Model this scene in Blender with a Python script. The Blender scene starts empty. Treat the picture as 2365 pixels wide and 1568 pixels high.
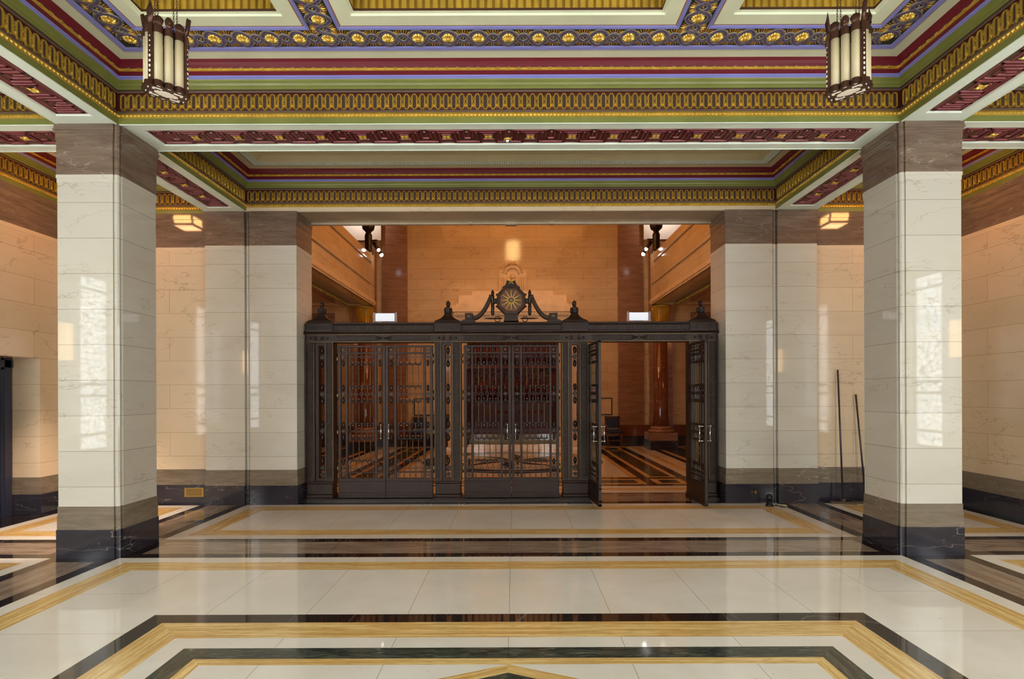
import bpy, math, random
from mathutils import Vector, Matrix
random.seed(7)
C = bpy.context.scene.collection
PI = math.pi
R = math.radians

# ------------------------------------------------------------------ materials
def srgb(r, g, b):
    f = lambda c: (c/255/12.92) if c/255 <= .04045 else ((c/255+.055)/1.055)**2.4
    return (f(r), f(g), f(b), 1)

class NT:
    def __init__(s, name):
        s.m = bpy.data.materials.new(name); s.m.use_nodes = True
        s.t = s.m.node_tree; s.t.nodes.clear()
        s.out = s.t.nodes.new('ShaderNodeOutputMaterial')
        s.b = s.t.nodes.new('ShaderNodeBsdfPrincipled')
        s.t.links.new(s.b.outputs[0], s.out.inputs[0])
    def n(s, k, **kw):
        n = s.t.nodes.new('ShaderNode'+k)
        for a, v in kw.items(): setattr(n, a, v)
        return n
    def l(s, a, b): s.t.links.new(a, b)
    def mix(s, fac, a, b, mode='MIX'):
        n = s.n('MixRGB', blend_type=mode)
        for k, v in ((0, fac), (1, a), (2, b)):
            if hasattr(v, 'links'): s.l(v, n.inputs[k])
            elif k == 0: n.inputs[0].default_value = v
            else: n.inputs[k].default_value = v
        return n.outputs[0]
    def ramp(s, src, *stops):
        n = s.n('ValToRGB'); s.l(src, n.inputs[0]); e = n.color_ramp.elements
        while len(e) < len(stops): e.new(.5)
        for i, (p, c) in enumerate(stops):
            e[i].position = p; e[i].color = c if hasattr(c, '__len__') else (c, c, c, 1)
        return n.outputs[0]
    def coord(s, kind='Object', scale=(1, 1, 1), rot=(0, 0, 0)):
        t = s.n('TexCoord'); m = s.n('Mapping'); s.l(t.outputs[kind], m.inputs[0])
        m.inputs['Scale'].default_value = scale; m.inputs['Rotation'].default_value = rot
        return m.outputs[0]
    def noise(s, vec, scale, detail=4, rough=.55, dist=0):
        n = s.n('TexNoise'); s.l(vec, n.inputs['Vector'])
        n.inputs['Scale'].default_value = scale; n.inputs['Detail'].default_value = detail
        n.inputs['Roughness'].default_value = rough; n.inputs['Distortion'].default_value = dist
        return n.outputs[0]
    def vein(s, vec, scale, width, detail=4, dist=.6):
        f = s.noise(vec, scale, detail, .55, dist)
        a = s.n('Math', operation='SUBTRACT'); s.l(f, a.inputs[0]); a.inputs[1].default_value = .5
        b = s.n('Math', operation='ABSOLUTE'); s.l(a.outputs[0], b.inputs[0])
        return s.ramp(b.outputs[0], (0, 1.0), (width, 0.0))
    def mul(s, a, b):
        n = s.n('Math', operation='MULTIPLY')
        for i, v in enumerate((a, b)):
            if hasattr(v, 'links'): s.l(v, n.inputs[i])
            else: n.inputs[i].default_value = v
        return n.outputs[0]

M = {}
def plain(name, col, rough=.5, metal=0, emit=None, es=0, spec=.5):
    t = NT(name); t.b.inputs['Base Color'].default_value = col
    t.b.inputs['Roughness'].default_value = rough; t.b.inputs['Metallic'].default_value = metal
    t.b.inputs['Specular IOR Level'].default_value = spec
    if emit: t.b.inputs['Emission Color'].default_value = emit; t.b.inputs['Emission Strength'].default_value = es
    M[name] = t.m
    return t
def painted(name, col, rough=.45, var=.12, metal=0, scale=3):
    t = NT(name); v = t.coord()
    f = t.noise(v, scale, 5)
    c2 = tuple(c*(1-var*2.2) for c in col[:3])+(1,)
    t.l(t.mix(t.ramp(f, (.35, 0.), (.7, 1.)), c2, col), t.b.inputs['Base Color'])
    t.b.inputs['Roughness'].default_value = rough; t.b.inputs['Metallic'].default_value = metal
    if 'bronze' in name: t.b.inputs['Specular IOR Level'].default_value = .3
    M[name] = t.m
    return t

def marble(name, base, dark, vein, joints=None, rough=.12, vscale=1.4, vwidth=.012, stretch=(1, 1, 2.6), vfac=.42, grain=0, jcol=None, spec=.5, cloud=.55, dots=0):
    t = NT(name); v = t.coord('Object', stretch)
    f = t.noise(v, 1.1, 6, .6, .3)
    col = t.mix(t.mul(t.ramp(f, (.35, 0.), (.72, 1.)), cloud), base, dark)
    if grain:
        g = t.noise(t.coord('Object', (2, 2, 16), (0, 0, 0)), grain, 6, .65, .8)
        col = t.mix(t.mul(t.ramp(g, (.4, 0.), (.65, 1.)), .6), col, dark)
    vn = t.vein(t.coord('Object', (.8, .8, 2.6)), vscale, vwidth, 6, .15)
    gate = t.ramp(t.noise(t.coord('Object', (.7, .7, .7)), 1.9, 2), (.44, 0.1), (.58, 1.))
    col = t.mix(t.mul(t.mul(vn, gate), vfac), col, vein)
    vn2 = t.vein(t.coord('Object', (1.3, 1.3, 3.6)), vscale*2.1, vwidth*.8, 6, .1)
    gate2 = t.ramp(t.noise(t.coord('Object', (1, 1, 1)), 2.7, 2), (.5, 0.), (.66, 1.))
    col = t.mix(t.mul(t.mul(vn2, gate2), vfac*.8), col, vein)
    if joints:
        uv = t.coord('UV'); 
        if joints[0] > 10: uv.node.inputs['Location'].default_value = (10, 0, 0)
        b = t.n('TexBrick'); t.l(uv, b.inputs[0])
        b.inputs['Scale'].default_value = 1; b.inputs['Brick Width'].default_value = joints[0]
        b.inputs['Row Height'].default_value = joints[1]; b.inputs['Mortar Size'].default_value = joints[2]
        b.inputs['Mortar Smooth'].default_value = 0
        b.inputs['Color1'].default_value = (1, 1, 1, 1); b.inputs['Color2'].default_value = (.93, .93, .93, 1)
        b.inputs['Mortar'].default_value = (.5, .45, .38, 1)
        col = t.mix(1.0, col, b.outputs[0], 'MULTIPLY')
    t.l(col, t.b.inputs['Base Color'])
    t.b.inputs['Roughness'].default_value = rough
    t.b.inputs['Specular IOR Level'].default_value = spec
    M[name] = t.m

CR = srgb(220, 198, 168)
marble('cream_marble', CR, srgb(206, 190, 158), srgb(140, 112, 76), (1.15, .36, .0022), rough=.06)
marble('cream_shaft', srgb(206, 200, 186), srgb(192, 184, 166), srgb(140, 122, 94), (40., .36, .0024), rough=.035, vwidth=.008)
marble('shaft_plain', srgb(206, 200, 186), srgb(192, 184, 166), srgb(140, 122, 94), None, rough=.05, vwidth=.008, vfac=.3)
marble('cream_plain', CR, srgb(208, 192, 160), srgb(150, 122, 86), None, rough=.2, vfac=.35)
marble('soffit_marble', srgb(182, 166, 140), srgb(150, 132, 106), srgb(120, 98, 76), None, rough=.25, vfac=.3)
marble('brown_marble', srgb(134, 114, 98), srgb(92, 74, 62), srgb(185, 172, 160), None, rough=.06, stretch=(1, 1, 5), grain=1.3, vwidth=.004, vfac=.6)
marble('grey_marble', srgb(136, 122, 104), srgb(98, 86, 70), srgb(190, 180, 165), None, rough=.14, stretch=(1, 1, 4), grain=1.2, vwidth=.004, vfac=.6)
marble('black_marble', srgb(48, 46, 54), srgb(34, 32, 40), srgb(170, 160, 150), None, rough=.1, stretch=(1.5, 1.5, 1.2), vwidth=.0025, vscale=.8, vfac=.5)
marble('rust_marble', srgb(156, 118, 92), srgb(118, 84, 62), srgb(170, 130, 100), (1.6, .42, .0022), rough=.18, stretch=(1, 1, 6), grain=1.2, vwidth=.006)
marble('gold_wall', srgb(210, 184, 142), srgb(184, 154, 110), srgb(140, 98, 60), (1.5, .33, .003), rough=.1, vwidth=.010, vfac=.5)
marble('column_red', srgb(112, 68, 46), srgb(70, 38, 24), srgb(170, 110, 80), None, rough=.06, stretch=(2, 2, 2), vwidth=.01)

# floor stones: UV u runs along the band, v across it
def floorstone(name, base, dark, kind, rough=.04, joint=None):
    t = NT(name); uv = t.coord('UV')
    if kind == 'grain':      # travertine-like ochre streaks
        v = t.coord('UV', (1.1, 26, 1))
        f = t.noise(v, 1.0, 9, .68, .5)
        col = t.mix(t.ramp(f, (.30, 0.), (.48, .35), (.56, .75), (.7, 1.)), dark, base)
        v2 = t.coord('UV', (9, 130, 1)); f2 = t.noise(v2, 1.0, 4, .6)
        col = t.mix(t.mul(t.ramp(f2, (.52, 0.), (.66, 1.)), .6), col, srgb(158, 108, 46))
        v3 = t.coord('UV', (40, 60, 1)); f3 = t.noise(v3, 1., 2)
        col = t.mix(t.mul(t.ramp(f3, (.70, 0.), (.74, 1.)), .4), col, srgb(150, 120, 90))
    elif kind == 'green':
        v = t.coord('UV', (2.4, 14, 1)); f = t.noise(v, 1.0, 9, .7, 1.4)
        col = t.mix(t.ramp(f, (.38, 0.), (.55, .5), (.75, 1.)), dark, base)
        f2 = t.noise(t.coord('UV', (7, 60, 1)), 1., 5, .6, .6)
        col = t.mix(t.mul(t.ramp(f2, (.58, 0.), (.7, 1.)), .6), col, srgb(150, 148, 120))
    elif kind == 'streak':
        v = t.coord('UV', (1.2, 9, 1)); f = t.noise(v, 1.0, 9, .7, 1.6)
        col = t.mix(t.ramp(f, (.36, 0.), (.7, 1.)), dark, base)
        f2 = t.noise(t.coord('UV', (4, 40, 1)), 1., 5, .6, .8)
        col = t.mix(t.mul(t.ramp(f2, (.58, 0.), (.7, 1.)), .35), col, srgb(190, 178, 160))
    elif kind == 'cream':
        f = t.noise(t.coord('Object'), 1.2, 6, .6, .4)
        col = t.mix(t.ramp(f, (.35, 0.), (.7, 1.)), dark, base)
        f2 = t.noise(t.coord('Object', (24, 60, 24)), 1., 3, .5, .4)
        patch = t.ramp(t.noise(t.coord('Object'), 2.4, 2), (.45, 0.), (.62, 1.))
        col = t.mix(t.mul(t.mul(t.ramp(f2, (.68, 0.), (.73, 1.)), patch), .6), col, srgb(140, 126, 110))
    else:
        f = t.noise(t.coord('Object'), 1.5, 4)
        col = t.mix(t.ramp(f, (.35, 0.), (.7, 1.)), dark, base)
        vn = t.vein(t.coord('Object'), .5, .0015, 2, .4)
        col = t.mix(t.mul(vn, .5), col, srgb(120, 110, 100))
    if joint:
        b = t.n('TexBrick'); t.l(uv, b.inputs[0]); b.offset = 0
        b.inputs['Scale'].default_value = 1; b.inputs['Brick Width'].default_value = joint
        b.inputs['Row Height'].default_value = 1000; b.inputs['Mortar Size'].default_value = .002
        b.inputs['Mortar Smooth'].default_value = 0
        b.inputs['Color1'].default_value = (1, 1, 1, 1); b.inputs['Color2'].default_value = (.97, .97, .97, 1)
        if kind == 'black':
            fac = b.outputs['Fac']; col = t.mix(t.mul(fac, .6), col, srgb(130, 115, 100))
        else:
            b.inputs['Mortar'].default_value = (.45, .40, .34, 1)
            col = t.mix(1.0, col, b.outputs[0], 'MULTIPLY')
    t.l(col, t.b.inputs['Base Color']); t.b.inputs['Roughness'].default_value = rough
    t.b.inputs['Specular IOR Level'].default_value = .5
    M[name] = t.m
floorstone('floor_cream', srgb(234, 229, 220), srgb(222, 215, 202), 'cream', joint=.76)
floorstone('floor_ochre', srgb(240, 212, 148), srgb(196, 150, 78), 'grain', rough=.08)
floorstone('floor_green', srgb(88, 92, 80), srgb(36, 44, 42), 'green', rough=.1, joint=1.35)
floorstone('floor_brown', srgb(164, 146, 128), srgb(120, 100, 84), 'streak', joint=1.9)
floorstone('floor_black', srgb(46, 36, 32), srgb(34, 26, 24), 'black', joint=1.6)

painted('paint_cream', srgb(234, 238, 206), .5, .04)
painted('paint_soffit', srgb(236, 248, 234), .5, .03)
painted('paint_green', srgb(128, 131, 64), .4, .08)
painted('paint_lilac', srgb(140, 140, 208), .4, .05)
painted('paint_burgundy', srgb(112, 22, 38), .35, .06)
painted('paint_key', srgb(96, 16, 34), .4, .06)
painted('paint_pink', srgb(168, 96, 100), .45, .06)
painted('paint_groove', srgb(86, 62, 34), .6, .05)
painted('paint_brown', srgb(72, 50, 46), .45, .06)
painted('paint_greybrown', srgb(104, 86, 70), .45, .05)
painted('paint_maroon', srgb(84, 26, 26), .45, .05)
painted('paint_ochre', srgb(170, 108, 44), .5, .08)
painted('paint_purple', srgb(88, 74, 104), .4, .06)
painted('paint_purple_edge', srgb(136, 130, 126), .45, .04)
painted('paint_darkgreen', srgb(38, 46, 34), .6, .05)
painted('paint_rail', srgb(72, 38, 22), .45, .05)
painted('gold', srgb(240, 194, 76), .32, .12, .5, 9)
painted('gold_old', srgb(206, 166, 60), .4, .12, .3, 7)
painted('gold_bright', srgb(250, 210, 100), .26, .1, .6, 12)
painted('bronze', srgb(50, 33, 24), .42, .16, .3, 6)
painted('bronze_scale', srgb(64, 52, 44), .36, .1, .5, 8)
painted('bronze_edge', srgb(88, 70, 44), .36, .1, .6, 8)
painted('bronze_dark', srgb(46, 36, 31), .36, .12, .4, 8)
painted('dial', srgb(104, 60, 26), .4, .1, .3, 10)
plain('steel', srgb(190, 188, 184), .18, 1)
plain('brass', srgb(176, 146, 74), .35, .8)
plain('black_plastic', srgb(18, 18, 22), .35)
plain('navy_leather', srgb(22, 22, 48), .5)
painted('chair_wood', srgb(96, 48, 26), .3, .12)
painted('red_bronze', srgb(92, 34, 22), .34, .2, .5, 9)
painted('dark_bronze_relief', srgb(66, 22, 13), .42, .2, .2, 6)
painted('lantern_bronze', srgb(88, 58, 44), .22, .14, .5, 14)
plain('lantern_glass', srgb(206, 190, 152), .35)
plain('lantern_base_glass', srgb(226, 216, 196), .3, 0, srgb(255, 240, 214), .12)
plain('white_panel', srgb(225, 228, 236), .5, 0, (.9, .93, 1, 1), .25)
painted('clock_gilt', srgb(255, 226, 130), .35, .05, .25, 9)
plain('lamp_glow', (1, 1, 1, 1), .5, 0, (1, .98, .95, 1), 9)
plain('lamp_warm', (1, .8, .5, 1), .5, 0, (1, .66, .26, 1), 13)
plain('lamp_warm_soft', (1, .8, .5, 1), .5, 0, (1, .66, .32, 1), 5)
plain('lamp_amber', (1, .8, .5, 1), .5, 0, (1, .5, .16, 1), 26)
plain('door_dark', srgb(16, 14, 22), .2)
plain('frame_blue', srgb(48, 50, 66), .12)
plain('white_trim', srgb(215, 210, 198), .5)
painted('carved_stone', srgb(226, 196, 150), .5, .1)
t = NT('clear_plastic'); t.b.inputs['Base Color'].default_value = srgb(230, 225, 225); t.b.inputs['Alpha'].default_value = .18; t.b.inputs['Roughness'].default_value = .05; M['clear_plastic'] = t.m
painted('mop_cloth', srgb(96, 78, 60), .9, .2, 0, 30)
painted('mop_pole', srgb(42, 42, 52), .35, .1)
painted('paint_tan', srgb(206, 196, 158), .5, .03)

# leaded daylight glass
t = NT('leaded_glass')
v = t.n('TexVoronoi', feature='DISTANCE_TO_EDGE'); t.l(t.coord('Object', (1, 1, 1)), v.inputs['Vector']); v.inputs['Scale'].default_value = 10.5
e = t.ramp(v.outputs['Distance'], (.035, 0.12), (.085, 1.0))
v2 = t.n('TexVoronoi'); t.l(t.coord('Object', (1, 1, 1)), v2.inputs['Vector']); v2.inputs['Scale'].default_value = 10.5
cc = t.ramp(v2.outputs['Color'], (0.0, (.66, .8, .95, 1)), (.5, (.95, .98, 1, 1)), (1.0, (1, .97, .86, 1)))
col = t.mix(1.0, cc, e, 'MULTIPLY')
t.l(col, t.b.inputs['Emission Color']); t.b.inputs['Emission Strength'].default_value = 6.0
t.b.inputs['Base Color'].default_value = (.1, .1, .1, 1)
M['leaded_glass'] = t.m
plain('side_fill_glass', (.1, .1, .1, 1), .3, 0, (.88, .96, 1, 1), 9.5)  # glow of the added side windows
plain('front_fill_glass', (.1, .1, .1, 1), .3, 0, (.90, .965, 1, 1), 11.2)  # glow of the unseen front windows, set to light the hall

# ------------------------------------------------------------------ mesh builder
class MB:
    def __init__(s, mat=None):
        s.v = []; s.f = []; s.m = []; s.uv = []; s.sm = []; s.cur = mat; s.mats = []
    def mi(s, mat):
        mat = mat or s.cur
        if mat not in s.mats: s.mats.append(mat)
        return s.mats.index(mat)
    def face(s, pts, mat=None, uv=None, smooth=False):
        i = len(s.v); s.v += [tuple(p) for p in pts]
        s.f.append(tuple(range(i, i+len(pts)))); s.m.append(s.mi(mat)); s.uv.append(uv); s.sm.append(smooth)
    def mesh(s, verts, faces, mat=None, smooth=False):
        i = len(s.v); s.v += [tuple(p) for p in verts]; k = s.mi(mat)
        for f in faces:
            s.f.append(tuple(i+a for a in f)); s.m.append(k); s.uv.append(None); s.sm.append(smooth)
    def box(s, x0, x1, y0, y1, z0, z1, mat=None, skip=''):
        if x0 > x1: x0, x1 = x1, x0
        if y0 > y1: y0, y1 = y1, y0
        if z0 > z1: z0, z1 = z1, z0
        V = [(x0, y0, z0), (x1, y0, z0), (x1, y1, z0), (x0, y1, z0), (x0, y0, z1), (x1, y0, z1), (x1, y1, z1), (x0, y1, z1)]
        s.mesh(V, [(0, 3, 2, 1), (4, 5, 6, 7), (0, 1, 5, 4), (1, 2, 6, 5), (2, 3, 7, 6), (3, 0, 4, 7)], mat)
    def bevbox(s, x0, x1, y0, y1, z0, z1, b=.005, mat=None):
        # box with chamfered front (-y) edges
        V = [(x0, y0+b, z0), (x1, y0+b, z0), (x1, y0+b, z1), (x0, y0+b, z1), (x0+b, y0, z0+b), (x1-b, y0, z0+b), (x1-b, y0, z1-b), (x0+b, y0, z1-b),
             (x0, y1, z0), (x1, y1, z0), (x1, y1, z1), (x0, y1, z1)]
        s.mesh(V, [(4, 5, 6, 7), (0, 1, 5, 4), (1, 2, 6, 5), (2, 3, 7, 6), (3, 0, 4, 7), (0, 8, 9, 1), (1, 9, 10, 2), (2, 10, 11, 3), (3, 11, 8, 0), (8, 11, 10, 9)], mat)
    def prism_xy(s, poly, z0, z1, mat=None, cap=True, smooth=False):
        n = len(poly); V = [(x, y, z0) for x, y in poly]+[(x, y, z1) for x, y in poly]
        F = [(i, (i+1) % n, n+(i+1) % n, n+i) for i in range(n)]
        if cap: F += [tuple(reversed(range(n))), tuple(range(n, 2*n))]
        s.mesh(V, F, mat, smooth)
    def prism_xz(s, poly, y0, y1, mat=None):
        n = len(poly); V = [(x, y0, z) for x, z in poly]+[(x, y1, z) for x, z in poly]
        F = [(i, n+i, n+(i+1) % n, (i+1) % n) for i in range(n)]+[tuple(range(n)), tuple(reversed(range(n, 2*n)))]
        s.mesh(V, F, mat)
    def lathe(s, prof, cx, cy, seg=16, mat=None, smooth=True, cz=0, flat=1.0, ang=0):
        V = []; F = []
        for r, z in prof:
            for k in range(seg):
                a = 2*PI*k/seg+ang; V.append((cx+r*math.cos(a), cy+r*math.sin(a)*flat, cz+z))
        for i in range(len(prof)-1):
            for k in range(seg):
                F.append((i*seg+k, i*seg+(k+1) % seg, (i+1)*seg+(k+1) % seg, (i+1)*seg+k))
        F.append(tuple(reversed(range(seg)))); F.append(tuple(range((len(prof)-1)*seg, len(prof)*seg)))
        s.mesh(V, F, mat, smooth)
    def tube(s, pts, r, n=6, mat=None, closed=False, smooth=True, up=None):
        pts = [Vector(p) for p in pts]; N = len(pts); V = []; F = []
        for i, p in enumerate(pts):
            a = pts[(i-1) % N] if (closed or i > 0) else pts[i]
            b = pts[(i+1) % N] if (closed or i < N-1) else pts[i]
            d = (b-a).normalized()
            ref = Vector(up) if up else (Vector((0, 0, 1)) if abs(d.z) < .9 else Vector((0, 1, 0)))
            u = d.cross(ref).normalized(); w = u.cross(d).normalized()
            rr = r[i] if hasattr(r, '__len__') else r
            for k in range(n):
                t = 2*PI*(k+.5)/n; V.append(p+u*(rr*math.cos(t))+w*(rr*math.sin(t)))
        L = N if closed else N-1
        for i in range(L):
            j = (i+1) % N
            for k in range(n): F.append((i*n+k, i*n+(k+1) % n, j*n+(k+1) % n, j*n+k))
        if not closed: F += [tuple(reversed(range(n))), tuple(range((N-1)*n, N*n))]
        s.mesh(V, F, mat, smooth)
    def ball(s, c, r, mat=None, seg=8, rings=5, sc=(1, 1, 1)):
        prof = [(r*math.sin(PI*i/rings), -r*math.cos(PI*i/rings)) for i in range(rings+1)]
        V = []; F = []
        for rr, z in prof:
            rr = max(rr, 1e-4)
            for k in range(seg):
                a = 2*PI*k/seg; V.append((c[0]+rr*math.cos(a)*sc[0], c[1]+rr*math.sin(a)*sc[1], c[2]+z*sc[2]))
        for i in range(rings):
            for k in range(seg): F.append((i*seg+k, i*seg+(k+1) % seg, (i+1)*seg+(k+1) % seg, (i+1)*seg+k))
        s.mesh(V, F, mat, True)
    def add(s, o, mtx=None):
        i = len(s.v)
        s.v += [tuple(mtx @ Vector(p)) for p in o.v] if mtx else o.v
        for f, m, uv, sm in zip(o.f, o.m, o.uv, o.sm):
            s.f.append(tuple(i+a for a in f)); s.m.append(s.mi(o.mats[m])); s.uv.append(uv); s.sm.append(sm)
    def build(s, name, parent=None, loc=None, rot=None):
        me = bpy.data.meshes.new(name); me.from_pydata(s.v, [], s.f); me.update()
        for m in s.mats: me.materials.append(M[m])
        me.polygons.foreach_set('material_index', s.m)
        me.polygons.foreach_set('use_smooth', s.sm)
        uvl = me.uv_layers.new(name='UVMap'); data = []
        for p, uv in zip(me.polygons, s.uv):
            if uv: 
                for q in uv: data += [q[0], q[1]]
            else:
                n = p.normal; ax = max(range(3), key=lambda a: abs(n[a]))
                for vi in p.vertices:
                    c = me.vertices[vi].co
                    data += [c.y, c.z] if ax == 0 else ([c.x, c.z] if ax == 1 else [c.x, c.y])
        uvl.data.foreach_set('uv', data)
        o = bpy.data.objects.new(name, me); C.objects.link(o)
        if parent: o.parent = parent
        if loc: o.location = loc
        if rot: o.rotation_euler = rot
        return o

def tag(o, label, cat, group=None):
    o['label'] = label; o['category'] = cat
    if group: o['group'] = group
    return o
def struct(o):
    o['kind'] = 'structure'; return o
def empty(name, loc=(0, 0, 0), rot=(0, 0, 0)):
    o = bpy.data.objects.new(name, None); C.objects.link(o); o.location = loc; o.rotation_euler = rot
    o.empty_display_size = .1
    return o
def copy_tree(o, parent=None, link=True):
    c = o.copy(); C.objects.link(c); c.parent = parent
    for ch in list(o.children): copy_tree(ch, c)
    return c

# ------------------------------------------------------------------ dimensions
ZB = 4.39            # underside of beams
ZC = 4.988           # ceiling plane of the coffers
XI, XO = 3.96, 4.575  # faces of the columns / long beams
XW = 6.48            # side wall
Y0, Y1 = 5.567, 6.19  # front columns / cross beam
YB = 8.23            # rear pier face
YBW = 8.33           # aisle rear wall
YN = -2.35           # near end of the first bay
GZ = 8.85            # back of rear wall
YF = 17.4            # far wall

# ------------------------------------------------------------------ floor
fl = MB('floor_cream')
def trap(p, mat, along):   # 4 points counter-clockwise, along 'x' or 'y'
    uv = [(a, b) if along == 'x' else (b, a) for a, b in p]
    fl.face([(a, b, 0) for a, b in p], mat, uv)
def frame(o, i, mat):
    (a0, a1, b0, b1), (c0, c1, d0, d1) = o, i
    trap([(a0, b0), (a1, b0), (c1, d0), (c0, d0)], mat, 'x')
    trap([(c0, d1), (c1, d1), (a1, b1), (a0, b1)], mat, 'x')
    trap([(a0, b0), (c0, d0), (c0, d1), (a0, b1)], mat, 'y')
    trap([(c1, d0), (a1, b0), (a1, b1), (c1, d1)], mat, 'y')
def rect(a0, a1, b0, b1, mat, along='x'):
    trap([(a0, b0), (a1, b0), (a1, b1), (a0, b1)], mat, along)
def ins(r, dx, dy=None):
    dy = dx if dy is None else dy
    return (r[0]+dx, r[1]-dx, r[2]+dy, r[3]-dy)
# near bay
n0 = (-XI, XI, YN, Y0); n1 = ins(n0, .155); n2 = ins(n0, .395)
frame(n0, n1, 'floor_cream'); frame(n1, n2, 'floor_ochre')
k0 = (-2.655, 2.655, -.905, 4.122); k1 = ins(k0, .145); k2 = ins(k0, .395); k3 = ins(k0, .545); k4 = ins(k0, .69); k5 = ins(k0, .77)
frame(n2, k0, 'floor_cream'); frame(k0, k1, 'floor_black'); frame(k1, k2, 'floor_ochre'); frame(k2, k3, 'floor_cream')
frame(k3, k4, 'floor_green'); frame(k4, k5, 'floor_ochre')
cx, cy = 0, (YN+Y0)/2
Ro = (k5[3]-cy); Ri = Ro-.001
oct_o = [(cx+(Ro)*math.sin(2*PI*k/8)*(1.0), cy+(Ro)*math.cos(2*PI*k/8)) for k in range(8)]
oct_i = [(cx+(Ro-.10)*math.sin(2*PI*k/8), cy+(Ro-.10)*math.cos(2*PI*k/8)) for k in range(8)]
Rg = Ro+.0
def poly(pts, mat): fl.face([(a, b, 0) for a, b in pts], mat, [(a, b) for a, b in pts])
xa, xb, ya, yb = k5
# apex of the octagon touches the ochre frame; fill the corners with cream
oo = oct_o
top, tr, rt, br, bot, bl, lf, tl = oo
poly([tl, top, (xa, yb)][::-1], 'floor_cream'); poly([top, tr, (xb, yb)][::-1], 'floor_cream')
poly([tr, rt, (xb, cy), (xb, yb)][::-1], 'floor_cream'); poly([tl, (xa, yb), (xa, cy), lf][::-1], 'floor_cream')
poly([bl, bot, (xa, ya)], 'floor_cream'); poly([bot, br, (xb, ya)], 'floor_cream')
poly([br, rt, (xb, cy), (xb, ya)], 'floor_cream'); poly([bl, (xa, ya), (xa, cy), lf], 'floor_cream')
for k in range(8):
    a, b = oct_o[k], oct_o[(k+1) % 8]; c, d = oct_i[k], oct_i[(k+1) % 8]
    L = math.dist(a, b); fl.face([(*a, 0), (*c, 0), (*d, 0), (*b, 0)], 'floor_ochre', [(0, 0), (.03, .1), (L-.03, .1), (L, 0)])
    L2 = math.dist(c, d)
    fl.face([(*c, 0), (cx, cy, 0), (*d, 0)], 'floor_green', [(0, 0), (L2/2, 1.7), (L2, 0)])
# the bands between the columns
def band(a0, a1, b0, b1, along):
    m = (a0+.135, a1-.135, b0+.135, b1-.135)
    frame((a0, a1, b0, b1), m, 'floor_black'); rect(*m, 'floor_brown', along)
YS, YE = 5.567, 6.285
band(-XI, XI, YS, YE, 'x')
for s in (-1, 1):
    f = lambda a, b: (s*a, s*b) if s > 0 else (s*b, s*a)
    u = f(XI, 4.65)
    band(*u, YN, Y0-.0, 'y'); band(*u, YE, YBW, 'y'); rect(*u, YS, YE, 'floor_black')
    w = f(4.65, XW); band(*w, YS, YE, 'x')
    # aisle fields
    for (b0, b1) in ((YN, YS), (YE, YBW)):
        o = (*w, b0, b1); 
        bl_ = (s*(XW-.13)); oo_ = (min(s*4.65, bl_), max(s*4.65, bl_), b0, b1-(.13 if b1 > 7 else 0))
        rect(*f(XW-.13, XW), b0, b1, 'floor_black', 'y')
        if b1 > 7: rect(oo_[0], oo_[1], b1-.13, b1, 'floor_black', 'x')
        i1 = ins(oo_, .155); i2 = ins(oo_, .395)
        frame(oo_, i1, 'floor_cream'); frame(i1, i2, 'floor_ochre'); rect(*i2, 'floor_cream')
# second bay up to the gate
b0_ = (-XI, XI, YE, YB); b1_ = ins(b0_, .165); b2_ = ins(b0_, .41)
frame(b0_, b1_, 'floor_cream'); frame(b1_, b2_, 'floor_ochre'); rect(*b2_, 'floor_cream')
rect(-3.22, 3.22, YB, 8.40, 'floor_black'); rect(-3.22, 3.22, 8.40, 9.05, 'floor_brown')
# far hall
XH = 7.4
rect(-3.22, 3.22, 9.05, 9.12, 'floor_black')
rect(-XH, -3.22, GZ, 9.12, 'floor_brown'); rect(3.22, XH, GZ, 9.12, 'floor_brown')
rect(-XH, XH, 9.12, 9.38, 'floor_cream'); rect(-XH, XH, 9.38, 9.56, 'floor_ochre'); rect(-XH, XH, 9.56, 9.80, 'floor_cream'); rect(-XH, XH, 9.80, 9.97, 'floor_black')
FY1, FY2 = 10.0, 16.75
def cell(x0, x1, y0, y1, m=.12, mat='floor_green'):
    if x0 > x1: x0, x1 = x1, x0
    o = (x0, x1, y0, y1); i = ins(o, m)
    frame(o, i, 'floor_ochre'); rect(*i, mat, 'y' if (y1-y0) > (x1-x0) else 'x')
Y2 = 9.97
# row of short panels
def hx(a0, a1): return (a0, a1)
for s in (-1, 1):
    S = lambda a, b: (min(s*a, s*b), max(s*a, s*b))
    cell(*S(2.635, 3.23), Y2, 10.60); rect(*S(2.635, 3.23), 10.60, 10.78, 'floor_black')
    cell(*S(2.635, 3.23), 10.78, 15.83, .105)
    rect(*S(2.635, 3.23), 15.83, 15.98, 'floor_black'); cell(*S(2.635, 3.23), 15.98, FY2, .1)
    rect(*S(2.45, 2.635), Y2, FY2, 'floor_black', 'y')
    rect(*S(3.23, 3.42), Y2, FY2, 'floor_black', 'y')
    rect(*S(3.42, 3.62), Y2, FY2, 'floor_cream', 'y'); rect(*S(3.62, 3.78), Y2, FY2, 'floor_ochre', 'y'); rect(*S(3.78, 4.08), Y2, FY2, 'floor_cream', 'y')
    rect(*S(4.08, 4.24), Y2, FY2, 'floor_black', 'y')
    cell(*S(4.24, 5.2), Y2, FY2, .14); rect(*S(5.2, 5.4), Y2, FY2, 'floor_black', 'y'); rect(*S(5.4, XH), Y2, FY2, 'floor_cream', 'y')
    cell(*S(0.06, 2.45), Y2, 10.60, .13)
rect(-.06, .06, Y2, 10.60, 'floor_ochre')
rect(-2.45, 2.45, 10.60, 10.78, 'floor_black')
g0 = (-2.45, 2.45, 10.78, FY2); g1 = ins(g0, .14)
frame(g0, g1, 'floor_ochre')
g2 = (-2.31, 2.31, 11.1, 16.0)
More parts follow.
